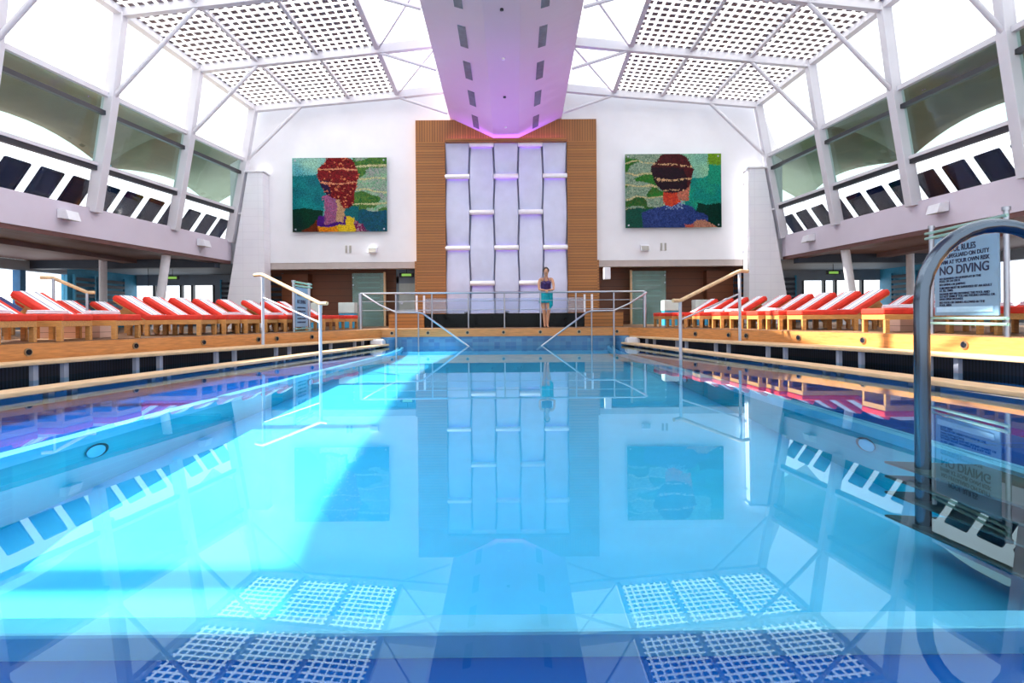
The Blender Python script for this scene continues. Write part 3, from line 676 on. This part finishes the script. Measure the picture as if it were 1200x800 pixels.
# small fittings on back wall
for sg in (-1, 1):
    side = 'left' if sg < 0 else 'right'
    x = -6.33 if sg < 0 else 5.5
    if sg > 0: xa, xl = 6.2, 5.45
    else: xa, xl = -6.3, -5.3
    v = thing('wall_grille', (xa, YB-.03, 3.5), 'pair of small grey upright grilles under the %s picture' % side, 'grille')
    for dx in (-.11, .05): 
        MB().box(xa+dx, xa+dx+.08, YB-.03, YB, 3.42, 3.72).build('louvre', M['lampface'], v, bevel=.008)
    f = thing('wall_floodlight', (xl, YB-.1, 3.5), 'small tilted floodlight under the %s picture' % side, 'light')
    MB().hexa([(xl-.17,YB-.22,3.40),(xl+.17,YB-.22,3.40),(xl+.17,YB-.01,3.46),(xl-.17,YB-.01,3.46)], [(xl-.17,YB-.16,3.62),(xl+.17,YB-.16,3.62),(xl+.17,YB-.01,3.66),(xl-.17,YB-.01,3.66)]).build('housing', M['whitemetal'], f)
    MB().hexa([(xl-.14,YB-.235,3.42),(xl+.14,YB-.235,3.42),(xl+.14,YB-.2,3.41),(xl-.14,YB-.2,3.41)], [(xl-.14,YB-.19,3.59),(xl+.14,YB-.19,3.59),(xl+.14,YB-.15,3.59),(xl-.14,YB-.15,3.59)]).build('lamp_face', M['lampface'], f)
    for k, y in enumerate((15.5, 21.3)):
        X = sg*xb(y); f = thing('balcony_floodlight', (X, y, 3.55), 'small box floodlight on the %s balcony front, %s the back wall' % (side, 'farther from' if k == 0 else 'nearer'), 'light')
        MB().hexa([(X-sg*.30,y-.22,3.42),(X-sg*.30,y+.22,3.42),(X-sg*.0,y+.22,3.46),(X-sg*.0,y-.22,3.46)], [(X-sg*.22,y-.22,3.66),(X-sg*.22,y+.22,3.66),(X,y+.22,3.70),(X,y-.22,3.70)]).build('housing', M['whitemetal'], f)
        MB().hexa([(X-sg*.28,y-.18,3.405),(X-sg*.28,y+.18,3.405),(X-sg*.05,y+.18,3.435),(X-sg*.05,y-.18,3.435)], [(X-sg*.28,y-.18,3.425),(X-sg*.28,y+.18,3.425),(X-sg*.05,y+.18,3.46),(X-sg*.05,y-.18,3.46)]).build('lamp_face', M['lampface'], f)

# doors and fittings in recess
d = sempty('door_1', (-4.25, 25.4, ZD))
MB().box(-4.62, -3.84, 25.38, 25.46, ZD, 2.3).build('door_leaf', M['whitedoor'], d, bevel=.01)
MB().box(-4.72, -4.62, 25.36, 25.6, ZD, 2.6).box(-3.86, -3.76, 25.36, 25.6, ZD, 2.6).box(-4.72, -3.76, 25.36, 25.6, 2.3, 2.95).build('door_frame', M['ceilgrey'], d)
MB().tube([(-4.5,25.37,1.45),(-4.5,25.33,1.45)], .06, 12).build('door_handle', M['steel'], d)
for (x0, x1, nmx, e) in ((-6.36, -5.03, 'door_2', 1), (5.07, 6.5, 'door_3', 0)):
    d = sempty(nmx, ((x0+x1)/2, 24.5, ZD))
    MB().box(x0, x1, 24.5, 24.53, ZD, 2.68).build('glass_leaf', M['screen'], d)
    xe = x1 if e else x0
    MB().box(xe-.04, xe+.04, 24.46, 24.57, ZD, 2.72).build('edge_post', M['teakpale'], d)
    for k in range(9):
        z = .8+.21*k; MB().box(x0+.22, x1-.22, 24.535, 24.55, z, z+.05 if k > 3 else z+.03).build('etched_band', M['white'] if k > 3 else M['ceilgrey'], d)
    for z in (.8, 1.4, 2.2, 2.5):
        for xx in (x0+.03, x1-.03): MB().tube([(xx,24.49,z),(xx,24.56,z)], .03, 8).build('clamp', M['steel'], d)
def exit_sign(loc, lb):
    x, y, z = loc; s_ = thing('exit_sign', loc, lb, 'sign')
    MB().box(x-.30, x+.30, y-.04, y+.04, z-.08, z+.08).build('housing', M['dark'], s_, bevel=.03)
    MB().box(x-.20, x+.20, y-.055, y-.04, z-.05, z+.05).build('lit_panel', M['exitgreen'], s_)
    MB().tube([(x,y,z+.08),(x,y,2.99)], .012, 8).build('hanger', M['dark'], s_)
exit_sign((-4.2, 24.9, 2.62), 'small green exit sign above the pale door behind the pool deck')
exit_sign((-14.3, 25.5, 2.62), 'small green exit sign hanging under the left balcony')
exit_sign((13.9, 25.5, 2.62), 'small dark green exit sign hanging under the right balcony')
gl = thing('globe_lamp', (-14.6,24.3,3.0), 'small white globe lamp hanging under the left balcony', 'lamp')
MB().sphere((-14.6,24.3,2.0), .11).build('globe', M['globe'], gl); MB().tube([(-14.6,24.3,2.1),(-14.6,24.3,3.0)], .01, 8).build('cord', M['dark'], gl)
s_ = MB().box(3.72, 3.98, 22.9, 23.1, 2.25, 2.72).build('wall_speaker', M['whitemetal'], bevel=.02); tag(s_, 'small white box speaker beside the right edge of the wood panel', 'speaker')
for (xx, lb) in ((-6.55, 'blue and white towel bin, left one behind the left rail'), (-5.35, 'blue and white towel bin, right one behind the left rail'), (5.55, 'blue and white towel bin nearer the pool end, right side'), (6.6, 'blue and white towel bin farther from the stage, right side')):
    b = thing('towel_bin', (xx, 20.2, ZD), lb, 'bin')
    MB().box(xx-.26, xx+.26, 20, 20.4, ZD, 1.0).build('bin_body', M['binblue'], b, bevel=.02)
    MB().box(xx-.27, xx+.27, 19.98, 20.42, 1.0, 1.36).build('bin_top', M['whitedoor'], b, bevel=.02)

# ------------------------------------------------------------------ lights in the deck fascia
def step_light(x, y, z, nrm, lb, grp):
    s_ = thing('step_light', (x, y, z), lb, 'step light', grp); nrm = Vector(nrm).normalized(); p = Vector((x,y,z))
    MB().tube([p-nrm*.01, p+nrm*.025], .058, 20).build('ring', M['brass'], s_)
    MB().tube([p+nrm*.024, p+nrm*.032], .040, 20).build('lens', M['lens'], s_)
for k, xx in enumerate((-3.3, -2.25, -1.1, -.05, 1.02, 2.15, 3.25)):
    step_light(xx, YE-.04, .385, (0,-1,0), 'small round light in the wood fascia across the pool end, %s from the left' % ords[k], 'round lights in the end fascia')
for sg in (-1, 1):
    for k, y in enumerate((8.45, 10.25, 11.7, 13.05, 13.55, 14.6)):
        x = sg*(interp(EDGE, y)-.02); dx = (interp(EDGE, y+.2)-interp(EDGE, y-.2))/.4
        step_light(x, y, .375, (-sg, sg*0+dx, 0) if sg > 0 else (1, dx, 0), 'round recessed light in the %s deck fascia, %s from the near end' % ('left' if sg < 0 else 'right', ords[k]), 'round lights in the side fascias')
    for k, (y, z) in enumerate(((4.5, -.13), (9.1, -.11))):
        x = sg*(interp(INNER, y)-.005); g = thing('pool_inlet', (x, y, z-.0), 'round grated inlet in the %s pool wall, %s one' % ('left' if sg < 0 else 'right', ('nearer','farther')[k]), 'pool inlet')
        for (x0, x1, yo, rr, nm_, mt) in ((x+sg*.02, x-sg*.006, 0, .115, 'rim', 'dark'), (x-sg*.006, x-sg*.012, -.03, .10, 'cover', 'lip')):
            mm = MB().tube([(x0,y+yo,0),(x1,y+yo,0)], rr, 28)
            for v in mm.v: v.z = v.z*.42 + z - .035
            mm.build(nm_, M[mt], g)

# ------------------------------------------------------------------ teak loungers with red cushions
def teak_lounger():
    r = thing('pool_lounger', (0,0,0), 'x', 'lounger')
    # local: foot at x=0, head towards +x, backrest hinged at x=1.12
    MB().bar((0,-.31,.27), (1.9,-.31,.27), .045, .09).bar((0,.31,.27), (1.9,.31,.27), .045, .09).bar((.02,-.33,.27), (.02,.33,.27), .045, .09).bar((1.88,-.33,.27), (1.88,.33,.27), .045, .09).build('frame', M['teaklounge'], r, bevel=.006)
    m = MB()
    for i in range(12): m.box(.06+.092*i, .13+.092*i, -.29, .29, .285, .305)
    m.build('slats', M['teaklounge'], r)
    for x in (.045, 1.1, 1.855):
        for y in (-.31, .31): MB().box(x-.04, x+.04, y-.03, y+.03, 0, .23).build('leg', M['teaklounge'], r, bevel=.006)
    a = math.radians(32); ca, sa = math.cos(a), math.sin(a)
    bp = lambda t, h: (1.12+t*ca-h*sa, .31+t*sa+h*ca)
    def slab(t0, t1, h0, h1, w): 
        p = [bp(t0,h0), bp(t1,h0), bp(t1,h1), bp(t0,h1)]; return MB().prism(p, 'y', -w, w)
    slab(0, .80, -.03, 0, .29).build('back_frame', M['teaklounge'], r, bevel=.005)
    MB().bar((1.12+.5*ca, 0, .31+.5*sa-.03), (1.8, 0, .27), .4, .025, (0,1,0)).build('prop', M['teaklounge'], r)
    MB().box(-.02, 1.13, -.33, .33, .31, .42).build('seat_cushion', M['red'], r, bevel=.03, seg=3)
    slab(-.03, .82, .0, .11, .33).build('back_cushion', M['red'], r, bevel=.03, seg=3)
    return r, slab
TL, slab = teak_lounger()
tw = slab(.03, .80, .111, .120, .19)
tw.prism([(1.0,.425),(1.2,.425),(1.2,.432),(1.0,.432)], 'y', -.19, .19)
TW = tw.build('beach_towel', M['towel'])
FT = MB().box(.30, .62, -.25, .25, .425, .455).box(.31, .61, -.245, .245, .457, .485).build('folded_towel', M['towelplain'], bevel=.012)
used = dict(a=False, b=False, c=False)
def place_lounger(x, y, sg, label, grp, folded=True, towel=True):
    rz = PI if sg < 0 else 0
    o = dup(TL) if used['a'] else TL; used['a'] = True
    o.location = (x, y, ZD); o.rotation_euler = (0,0,rz); tag(o, label, 'lounger', grp)
    if towel:
        t = dup(TW) if used['b'] else TW; used['b'] = True
        t.location = (x, y, ZD); t.rotation_euler = (0,0,rz); tag(t, 'striped white towel on ' + label.replace('red-cushioned teak ', ''), 'towel', grp.replace('loungers', 'towels'))
    if folded:
        t = dup(FT) if used['c'] else FT; used['c'] = True
        t.location = (x, y, ZD); t.rotation_euler = (0,0,rz); tag(t, 'folded white towel on ' + label.replace('red-cushioned teak ', ''), 'towel', 'folded ' + grp.replace('loungers', 'towels'))
    return o
for sg in (-1, 1):
    side = 'left' if sg < 0 else 'right'; n = 0
    for (fx, y) in (((6.95,7.55),(6.8,8.5),(6.65,9.45),(6.45,10.4)) if sg < 0 else ((7.35,7.55),(7.35,8.5),(7.3,9.4),(6.5,10.4))):
        place_lounger(sg*fx, y, sg, 'red-cushioned teak lounger %s from camera in the near %s group' % (ords[n], side), 'near %s loungers' % side); n += 1
    n = 0
    for (fx, y) in ((6.1,12.45),(5.95,13.18),(5.8,13.9),(5.65,14.62),(5.45,15.35),(5.15,16.08),(4.95,16.8),(4.8,17.52),(4.6,18.24)):
        place_lounger(sg*fx, y, sg, 'red-cushioned teak lounger %s from near end of the long %s row' % (ords[n], side), 'far %s loungers' % side, folded=n in (2,4,5)); n += 1
    n = 0
    for y in (13.9, 15.1, 16.3):
        place_lounger(sg*9.3, y, sg, 'red-cushioned teak lounger %s from camera in the %s back row' % (ords[n], side), 'second row %s loungers' % side, folded=(n == 0)); n += 1
# navy lounger left
r = thing('navy_lounger', (-9.4, 12.7, ZD), 'lounger with a navy cushion in the second row on the left', 'lounger')
MB().box(-10.9, -9.4, 12.4, 13.0, .70, .78).build('frame', M['teaklounge'], r)
MB().box(-10.3, -9.4, 12.4, 13.0, .78, .90).build('seat_cushion', M['navycush'], r, bevel=.03)
MB().prism([(-10.2,.80),(-10.95,1.28),(-10.9,1.36),(-10.15,.92)], 'y', 12.4, 13.0).build('back_cushion', M['navycush'], r, bevel=.02)
for x in (-10.8, -9.5):
    for y in (12.45, 12.95): MB().box(x-.03, x+.03, y-.03, y+.03, ZD, .70).build('leg', M['teaklounge'], r)
# pale step boxes seen through the lounger frames
for sg in (-1, 1):
    tag(MB().box(sg*7.3, sg*8.6, 10.9, 11.3, ZD, .80).build('deck_box', M['pinkwood'], bevel=.01), 'low pale boarded box behind the near %s loungers' % ('left' if sg < 0 else 'right'), 'box')

# planters ---------------------------------------------------------------
def plant(x, y, mat, lb, hgt=1.0):
    p = thing('potted_plant', (x, y, ZD), lb, 'plant')
    MB().tube([(x,y,ZD),(x,y,ZD+.5)], [.20,.26], 20).build('pot', M['planter'], p)
    m = MB()
    for i in range(70):
        a = random.uniform(0, 2*PI); L = random.uniform(.35, .6)*hgt; el = random.uniform(.35, 1.4)
        d = Vector((math.cos(a)*math.cos(el), math.sin(a)*math.cos(el), math.sin(el))); sd = d.cross(Vector((0,0,1))).normalized()*.045
        b = Vector((x+random.uniform(-.15,.15), y+random.uniform(-.15,.15), ZD+.46)); t = b+d*L; mid = b+d*L*.55; tip = t+Vector((d.x*.1, d.y*.1, -.12))
        up = Vector((0,0,.004))
        m.add([b, mid+sd, tip, mid-sd, b+up, mid+sd+up, tip+up, mid-sd+up], [(3,2,1,0),(4,5,6,7),(0,1,5,4),(1,2,6,5),(2,3,7,6),(3,0,4,7)])
    m.build('foliage', mat, p)
for sg in (-1, 1):
    side = 'left' if sg < 0 else 'right'
    plant(sg*10.9, 19.1, M['leafy'], 'yellow green leafy plant in a white pot under the %s balcony' % side, 1.1)
    plant(sg*9.7, 20.6, M['leaf'], 'dark green leafy plant in a white pot under the %s balcony' % side, .9)

# ------------------------------------------------------------------ rails
def rail_posts(t, mat, name, plist, r): 
    for (a, b) in plist: MB().tube([a, b], r, 12).build(name, mat, t)
eb = thing('pool_end_rail', (0, YE+.1, ZD), 'long stainless steel guard rail across the far end of the pool', 'railing')
yr = YE+.1
MB().tube([(-4.25,yr,1.55),(4.1,yr,1.55)], .028, 12).build('top_rail', M['steel'], eb)
MB().tube([(-4.25,yr,1.31),(4.1,yr,1.31)], .010, 8).build('wire', M['steel'], eb)
MB().tube([(-4.25,yr,1.05),(4.1,yr,1.05)], .010, 8).build('wire', M['steel'], eb)
for x, r_ in ((-4.25,.05),(-2.15,.022),(-1.08,.022),(-.02,.022),(1.04,.022),(2.08,.022),(4.1,.05)):
    MB().tube([(x,yr,ZD),(x,yr,1.55)], r_, 12).build('post', M['steel'], eb)
for sg in (-1, 1):
    side = 'left' if sg < 0 else 'right'
    t = thing('pool_entry_rail', (sg*3.1, 17.1, 0), 'bent steel handrail running down into the water at the %s end corner' % side, 'handrail')
    MB().tube([(sg*4.15,17.5,1.52),(sg*3.6,17.15,1.20),(sg*3.12,17.1,.985),(sg*2.48,17.1,.985),(sg*2.35,17.1,.95),(sg*1.08,17.1,.02),(sg*.9,17.1,-.12)], .027, 12).build('rail', M['steel'], t)
    for x, z in ((3.12,.985),(2.48,.985)): MB().tube([(sg*x,17.1,-.2),(sg*x,17.1,z)], .030 if x > 3 else .02, 12).build('post', M['steel'], t)
    if True:
        MB().tube([(sg*3.12,17.1,.985),(sg*3.12,17.1,1.50)], .022, 12).build('post', M['steel'], t)
    t = thing('teak_handrail', (sg*4.8, 12.1, ZD), 'sloping teak-topped handrail from the %s deck down into the pool' % side, 'handrail')
    A, B = Vector((sg*4.83, 12.1, 1.72)), Vector((sg*3.36, 11.15, 1.10))
    MB().tube([A+Vector((sg*.22,.14,0)), A+Vector((sg*.02,0,0)), A+(B-A)*.05, B+(A-B)*.05, B, B+Vector((-sg*.16,-.1,0))], .036, 14).build('top_rail', M['teakpale'], t)
    MB().tube([A+Vector((0,0,-.46)), B+Vector((0,0,-.36))], .017, 10).build('lower_rail', M['railpost'], t)
    MB().tube([(A.x,A.y,ZD-.2 if False else .3),(A.x,A.y,A.z)], .030, 12).build('post', M['railpost'], t)
    MB().tube([(B.x,B.y,-.3),(B.x,B.y,B.z)], .030, 12).build('post', M['railpost'], t)
t = thing('stair_handrail', (-8.3, 11.1, ZD), 'sloping teak-topped stair handrail standing behind the near left loungers', 'handrail')
MB().tube([(-8.5,11.05,1.62),(-8.32,11.1,1.62),(-7.96,11.5,1.36),(-7.84,11.55,1.355)], .032, 12).build('top_rail', M['teakpale'], t)
MB().tube([(-8.3,11.1,ZD),(-8.3,11.1,1.6)], .025, 12).build('post', M['steel'], t); MB().tube([(-7.96,11.5,ZD),(-7.96,11.5,1.35)], .025, 12).build('post', M['steel'], t)
t = thing('stair_handrail', (-7.1, 8.1, ZD), 'grey handrail end cut off by the left edge of the photo', 'handrail')
MB().tube([(-7.8,7.98,1.42),(-7.1,8.03,1.38),(-6.85,8.05,1.37)], .035, 12).build('top_rail', M['steel'], t)
MB().tube([(-7.0,8.03,ZD),(-7.0,8.03,1.37)], .02, 12).build('post', M['steel'], t)

# big stainless grab rail and ladder treads ---------------------------------------------------------------
ld = thing('pool_ladder', (2.47, 3.25, -.36), 'large arched stainless steel pool ladder with brown treads in the right foreground', 'ladder')
pts = [(2.47,3.25,-.36),(2.47,3.25,.4),(2.47,3.25,.88)]
for i in range(1, 17):
    a = PI - PI*i/16; pts.append((2.88+.41*math.cos(a), 3.25, .88+.41*math.sin(a)))
pts += [(3.29,3.25,.4),(3.29,3.25,-.10)]
MB().tube(pts, .039, 20).build('handrail', M['steeldark'], ld)
for k, z in enumerate((-.025, -.105, -.195, -.33)):
    q = [(2.36,3.42,z),(2.50,2.2,z),(2.84,2.2,z),(2.84,3.32,z)]
    MB().hexa([(a,b,c-.015) for a,b,c in q], q).build('tread', M['tread'], ld, bevel=.01)

# pool rules signs ---------------------------------------------------------------
def text(body, size, parent, u0, z, org, ax, nrm, squash=1.0):
    cu = bpy.data.curves.new('lettering', 'FONT'); cu.body = body; cu.size = size; cu.extrude = .002; cu.offset = size*.018
    tmp = bpy.data.objects.new('lettering', cu); C.objects.link(tmp)
    dg = bpy.context.evaluated_depsgraph_get(); me = bpy.data.meshes.new_from_object(tmp.evaluated_get(dg)); bpy.data.objects.remove(tmp)
    o = bpy.data.objects.new('lettering', me); C.objects.link(o); me.materials.clear(); me.materials.append(M['ink']); o.parent = parent
    ax = Vector(ax).normalized(); nrm = Vector(nrm).normalized(); up = Vector((0,0,1))
    b = Vector(org) + ax*u0 + nrm*.014; b.z = z
    w = me; R = Matrix((ax*squash, up, nrm)).transposed()
    for v in me.vertices: v.co = R @ v.co + b - ORG[parent.name]
    return o
def rules_sign(pl, pr, h0, h1, zp, lb, detailed):
    """pl, pr: feet of left and right post as read from the pool"""
    pl, pr = Vector(pl), Vector(pr); t = thing('pool_rules_sign', (pl+pr)/2, lb, 'sign')
    ax = (pr-pl).normalized(); nrm = ax.cross(Vector((0,0,1))).normalized()   # towards the reader
    L = (pr-pl).length
    for p in (pl, pr):
        MB().tube([p, Vector((p.x,p.y,zp))], .035, 14).build('post', M['steel'], t); MB().tube([(p.x,p.y,zp),(p.x,p.y,zp+.05)], .05, 14).build('post_cap', M['steel'], t)
    for z in (h0-.04, h0-.12, h1+.03, h1+.11):
        a = pl - ax*.08 + nrm*.04; b = pr + ax*.08 + nrm*.04; MB().tube([(a.x,a.y,z),(b.x,b.y,z)], .022, 10).build('clamp_bar', M['acrylic'], t)
    a, b = pl+ax*.10, pr-ax*.14
    q = [(a.x,a.y,h0),(b.x,b.y,h0),(b.x,b.y,h1),(a.x,a.y,h1)]
    MB().hexa([Vector(v)-nrm*.01 for v in q], [Vector(v)+nrm*.01 for v in q]).build('board', M['signface'], t)
    bd = kids(t)[-1]; bd = [k for k in kids(t) if k.name.startswith('board')][0]
    if detailed:
        H = h1-h0; W = (b-a).length
        text('POOL RULES', .125*H/1.25*1.05, bd, W*.22, h1-.20*H, a, ax, nrm, W/1.55)
        text('NO LIFEGUARD ON DUTY', .088*H/1.25, bd, W*.10, h1-.275*H, a, ax, nrm, W/1.30)
        text('SWIM AT YOUR OWN RISK', .088*H/1.25, bd, W*.08, h1-.35*H, a, ax, nrm, W/1.30)
        text('NO DIVING', .19*H/1.25, bd, W*.09, h1-.48*H, a, ax, nrm, W/1.22)
        lines = ['NO RUNNING OR HORSEPLAY IN THE','POOL OR ON DECK','NO DIVING OR JUMPING','CHILDREN MUST BE SUPERVISED BY AN ADULT','AT ALL TIMES','SHOWER BEFORE ENTERING THE POOL AND','DO NOT SWIM IF YOU ARE FEELING UNWELL OR','HAVE OPEN WOUNDS','NO FOOD OR DRINKS ALLOWED IN THE','POOL AREA','POOL DEPTH AND HOURS ARE POSTED','AT THE ENTRANCE']
        z = h1-.545*H
        for i, s_ in enumerate(lines):
            text(s_, .048*H/1.25, bd, W*.09, z, a, ax, nrm, W/1.2); z -= .033*H if i in (0,3,5,6,8,10) else .043*H
        MB().hexa([a+ax*.06+nrm*.01+Vector((0,0,h0+.05-a.z)), b-ax*.1+nrm*.01+Vector((0,0,h0+.05-b.z)), b-ax*.1+nrm*.02+Vector((0,0,h0+.05-b.z)), a+ax*.06+nrm*.02+Vector((0,0,h0+.05-a.z))],
                  [a+ax*.06+nrm*.01+Vector((0,0,h0+.13-a.z)), b-ax*.1+nrm*.01+Vector((0,0,h0+.13-b.z)), b-ax*.1+nrm*.02+Vector((0,0,h0+.13-b.z)), a+ax*.06+nrm*.02+Vector((0,0,h0+.13-a.z))]).build('pamphlet_tray', M['lip'], t)
    else:
        W = (b-a).length
        text('POOL RULES', .11, bd, W*.12, h1-.22, a, ax, nrm, W/1.1)
        text('NO DIVING', .13, bd, W*.12, h1-.40, a, ax, nrm, W/1.0)
        for i in range(5): text('NO RUNNING ON THE DECK', .05, bd, W*.12, h1-.52-.09*i, a, ax, nrm, W/1.0)
rules_sign((6.97,9.60,ZD), (6.80,7.93,ZD), .79, 2.0, 2.18, 'pale blue NO DIVING pool rules board between steel posts on the right deck', True)
rules_sign((-5.05,14.4,ZD), (-5.07,15.55,ZD), .62, 1.60, 1.70, 'small pale blue rules board between posts on the left deck', False)

# ------------------------------------------------------------------ the woman at the rail
def skin_body(name, verts, edges, mat, parent, sub=2):
    me = bpy.data.meshes.new(name); me.from_pydata([v[:3] for v in verts], edges, []); me.update()
    o = bpy.data.objects.new(name, me); C.objects.link(o); o.parent = parent
    md = o.modifiers.new('skin', 'SKIN'); md.use_smooth_shade = True; md.branch_smoothing = .6
    if not me.skin_vertices: 
        b = bmesh.new(); b.from_mesh(me); b.verts.layers.skin.verify(); b.to_mesh(me); b.free()
    for i, v in enumerate(verts):
        r = v[3]; me.skin_vertices[0].data[i].radius = r if isinstance(r, tuple) else (r, r)
    me.skin_vertices[0].data[0].use_root = True
    s2 = o.modifiers.new('subdivision', 'SUBSURF'); s2.levels = sub; s2.render_levels = sub
    dg = bpy.context.evaluated_depsgraph_get(); m2 = bpy.data.meshes.new_from_object(o.evaluated_get(dg)); o.modifiers.clear(); o.data = m2
    m2.materials.clear(); m2.materials.append(mat)
    for p in m2.polygons: p.use_smooth = True
    return o
wx, wy = 1.22, 17.98
wo = thing('person', (wx, wy, ZD), 'woman in purple swimwear and turquoise sarong leaning on the rail at the pool end', 'person')
V = [(0,0,.95,(.15,.11))]; E = []
def add(par, x, y, z, r): V.append((x,y,z,r)); E.append((par, len(V)-1)); return len(V)-1
a = add(0, 0,-.05,1.08,(.125,.095)); a = add(a, 0,-.12,1.22,(.13,.10)); ch = add(a, .0,-.19,1.40,(.145,.10))
nk0 = add(ch, 0,-.24,1.50,(.075,.06)); nk = add(nk0, 0,-.27,1.55,(.047,.047)); h1_ = add(nk, 0,-.30,1.60,(.066,.075)); h2_ = add(h1_, 0,-.30,1.68,(.076,.09)); h3_ = add(h2_, 0,-.285,1.74,(.055,.065))
for s in (-1, 1):
    sh = add(ch, s*.175,-.20,1.455,.056); ub = add(sh, s*.215,-.26,1.30,.042); el = add(ub, s*.215,-.36,1.13,.035); fa = add(el, s*.11,-.43,1.115,.032); wr = add(fa, s*.035,-.47,1.10,.023)
    pm = add(wr, s*.0,-.505,1.085,(.030,.018)); 
    base = pm
    for i, (dx, L) in enumerate(((-.026,.052),(-.009,.060),(.008,.057),(.024,.045))):
        f1 = add(base, dx+s*.004,-.545,1.075-s*.014,.009); f2 = add(f1, dx+s*.004,-.545-L*.4,1.055-s*.014,.008); f3 = add(f2, dx, -.545-L*.35,1.035-s*.014,.007)
    t1 = add(wr, -s*.03,-.50,1.118,.010); t2 = add(t1, -s*.042,-.53,1.105,.008)
# legs: left leg straight, right crossed slightly in front
hp = add(0, -.09,.0,.88,(.10,.10)); kn = add(hp, -.055,-.03,.50,.062); cf = add(kn, -.045,.0,.36,.056); an = add(cf, -.035,.02,.09,.036); ft = add(an, -.035,-.04,.045,(.038,.032)); to = add(ft, -.035,-.15,.025,(.042,.02))
hp = add(0, .09,.0,.88,(.10,.10)); kn = add(hp, .075,-.15,.52,.062); cf = add(kn, .055,-.09,.38,.056); an = add(cf, .04,-.06,.09,.036); ft = add(an, .045,-.12,.045,(.038,.032)); to = add(ft, .055,-.23,.025,(.042,.02))
body = skin_body('body', V, E, M['skin'], wo)
m = MB().sphere((0,-.275,1.70), .098, 18, 12, (.92,1.05,1.08)); m.sphere((.0,-.20,1.62), .06, 12, 8, (1,1,1.2));
m.build('hair', M['hair'], wo, world=False)
m = MB().sphere((0,-.345,1.665), .072, 16, 10, (.86,.72,1.22)); m.sphere((0,-.402,1.655), .013, 8, 6, (.8,1.1,1.5)); face = m.build('face', M['skin'], wo, world=False)
for s in (-1, 1):
    MB().sphere((s*.027,-.396,1.682), .009, 8, 6).build('eye', M['eye'], face, world=False)
    MB().sphere((s*.072,-.31,1.665), .018, 8, 6, (.4,.8,1.3)).build('ear', M['skin'], wo, world=False)
MB().sphere((0,-.398,1.622), .018, 8, 6, (1,.5,.4)).build('mouth', M['lips'], face, world=False)
def ring_cloth(name, levels, mat, hem=0, n=28, t=.006, folds=0):
    g = []
    for (cx, cy, z, rx, ry) in levels:
        g.append([(cx+rx*(1+folds*math.sin(7*2*PI*k/n))*math.cos(2*PI*k/n), cy+ry*(1+folds*math.sin(7*2*PI*k/n))*math.sin(2*PI*k/n), z) for k in range(n+1)])
    return MB().sheet(g, t).build(name, mat, wo, world=False)
ring_cloth('swimsuit', [(0,-.04,1.05,.137,.108),(0,-.08,1.12,.137,.110),(0,-.12,1.20,.143,.118),(0,-.16,1.29,.150,.128),(0,-.19,1.375,.152,.124)], M['suit'])
m = MB()
for s in (-1, 1): m.sphere((s*.062,-.28,1.33), .064, 14, 10, (1,.8,1)); m.tube([(s*.07,-.30,1.37),(s*.06,-.29,1.45),(s*.035,-.25,1.50),(0,-.20,1.53)], .008, 6)
m.build('halter_top', M['suit'], wo, world=False)
ring_cloth('sarong', [(0,-.03,1.09,.150,.125),(0,-.02,1.0,.168,.145),(0,-.02,.90,.188,.165),(-.01,-.03,.80,.190,.165),(-.02,-.03,.74,.185,.155)], M['sarong'], folds=.03)
MB().sheet([[(.10+.10*j/6, -.19+.02*math.sin(j*2.2), 1.02-.48*i/8+.02*j) for j in range(7)] for i in range(9)], .01).build('sarong_tail', M['sarong'], wo, world=False)
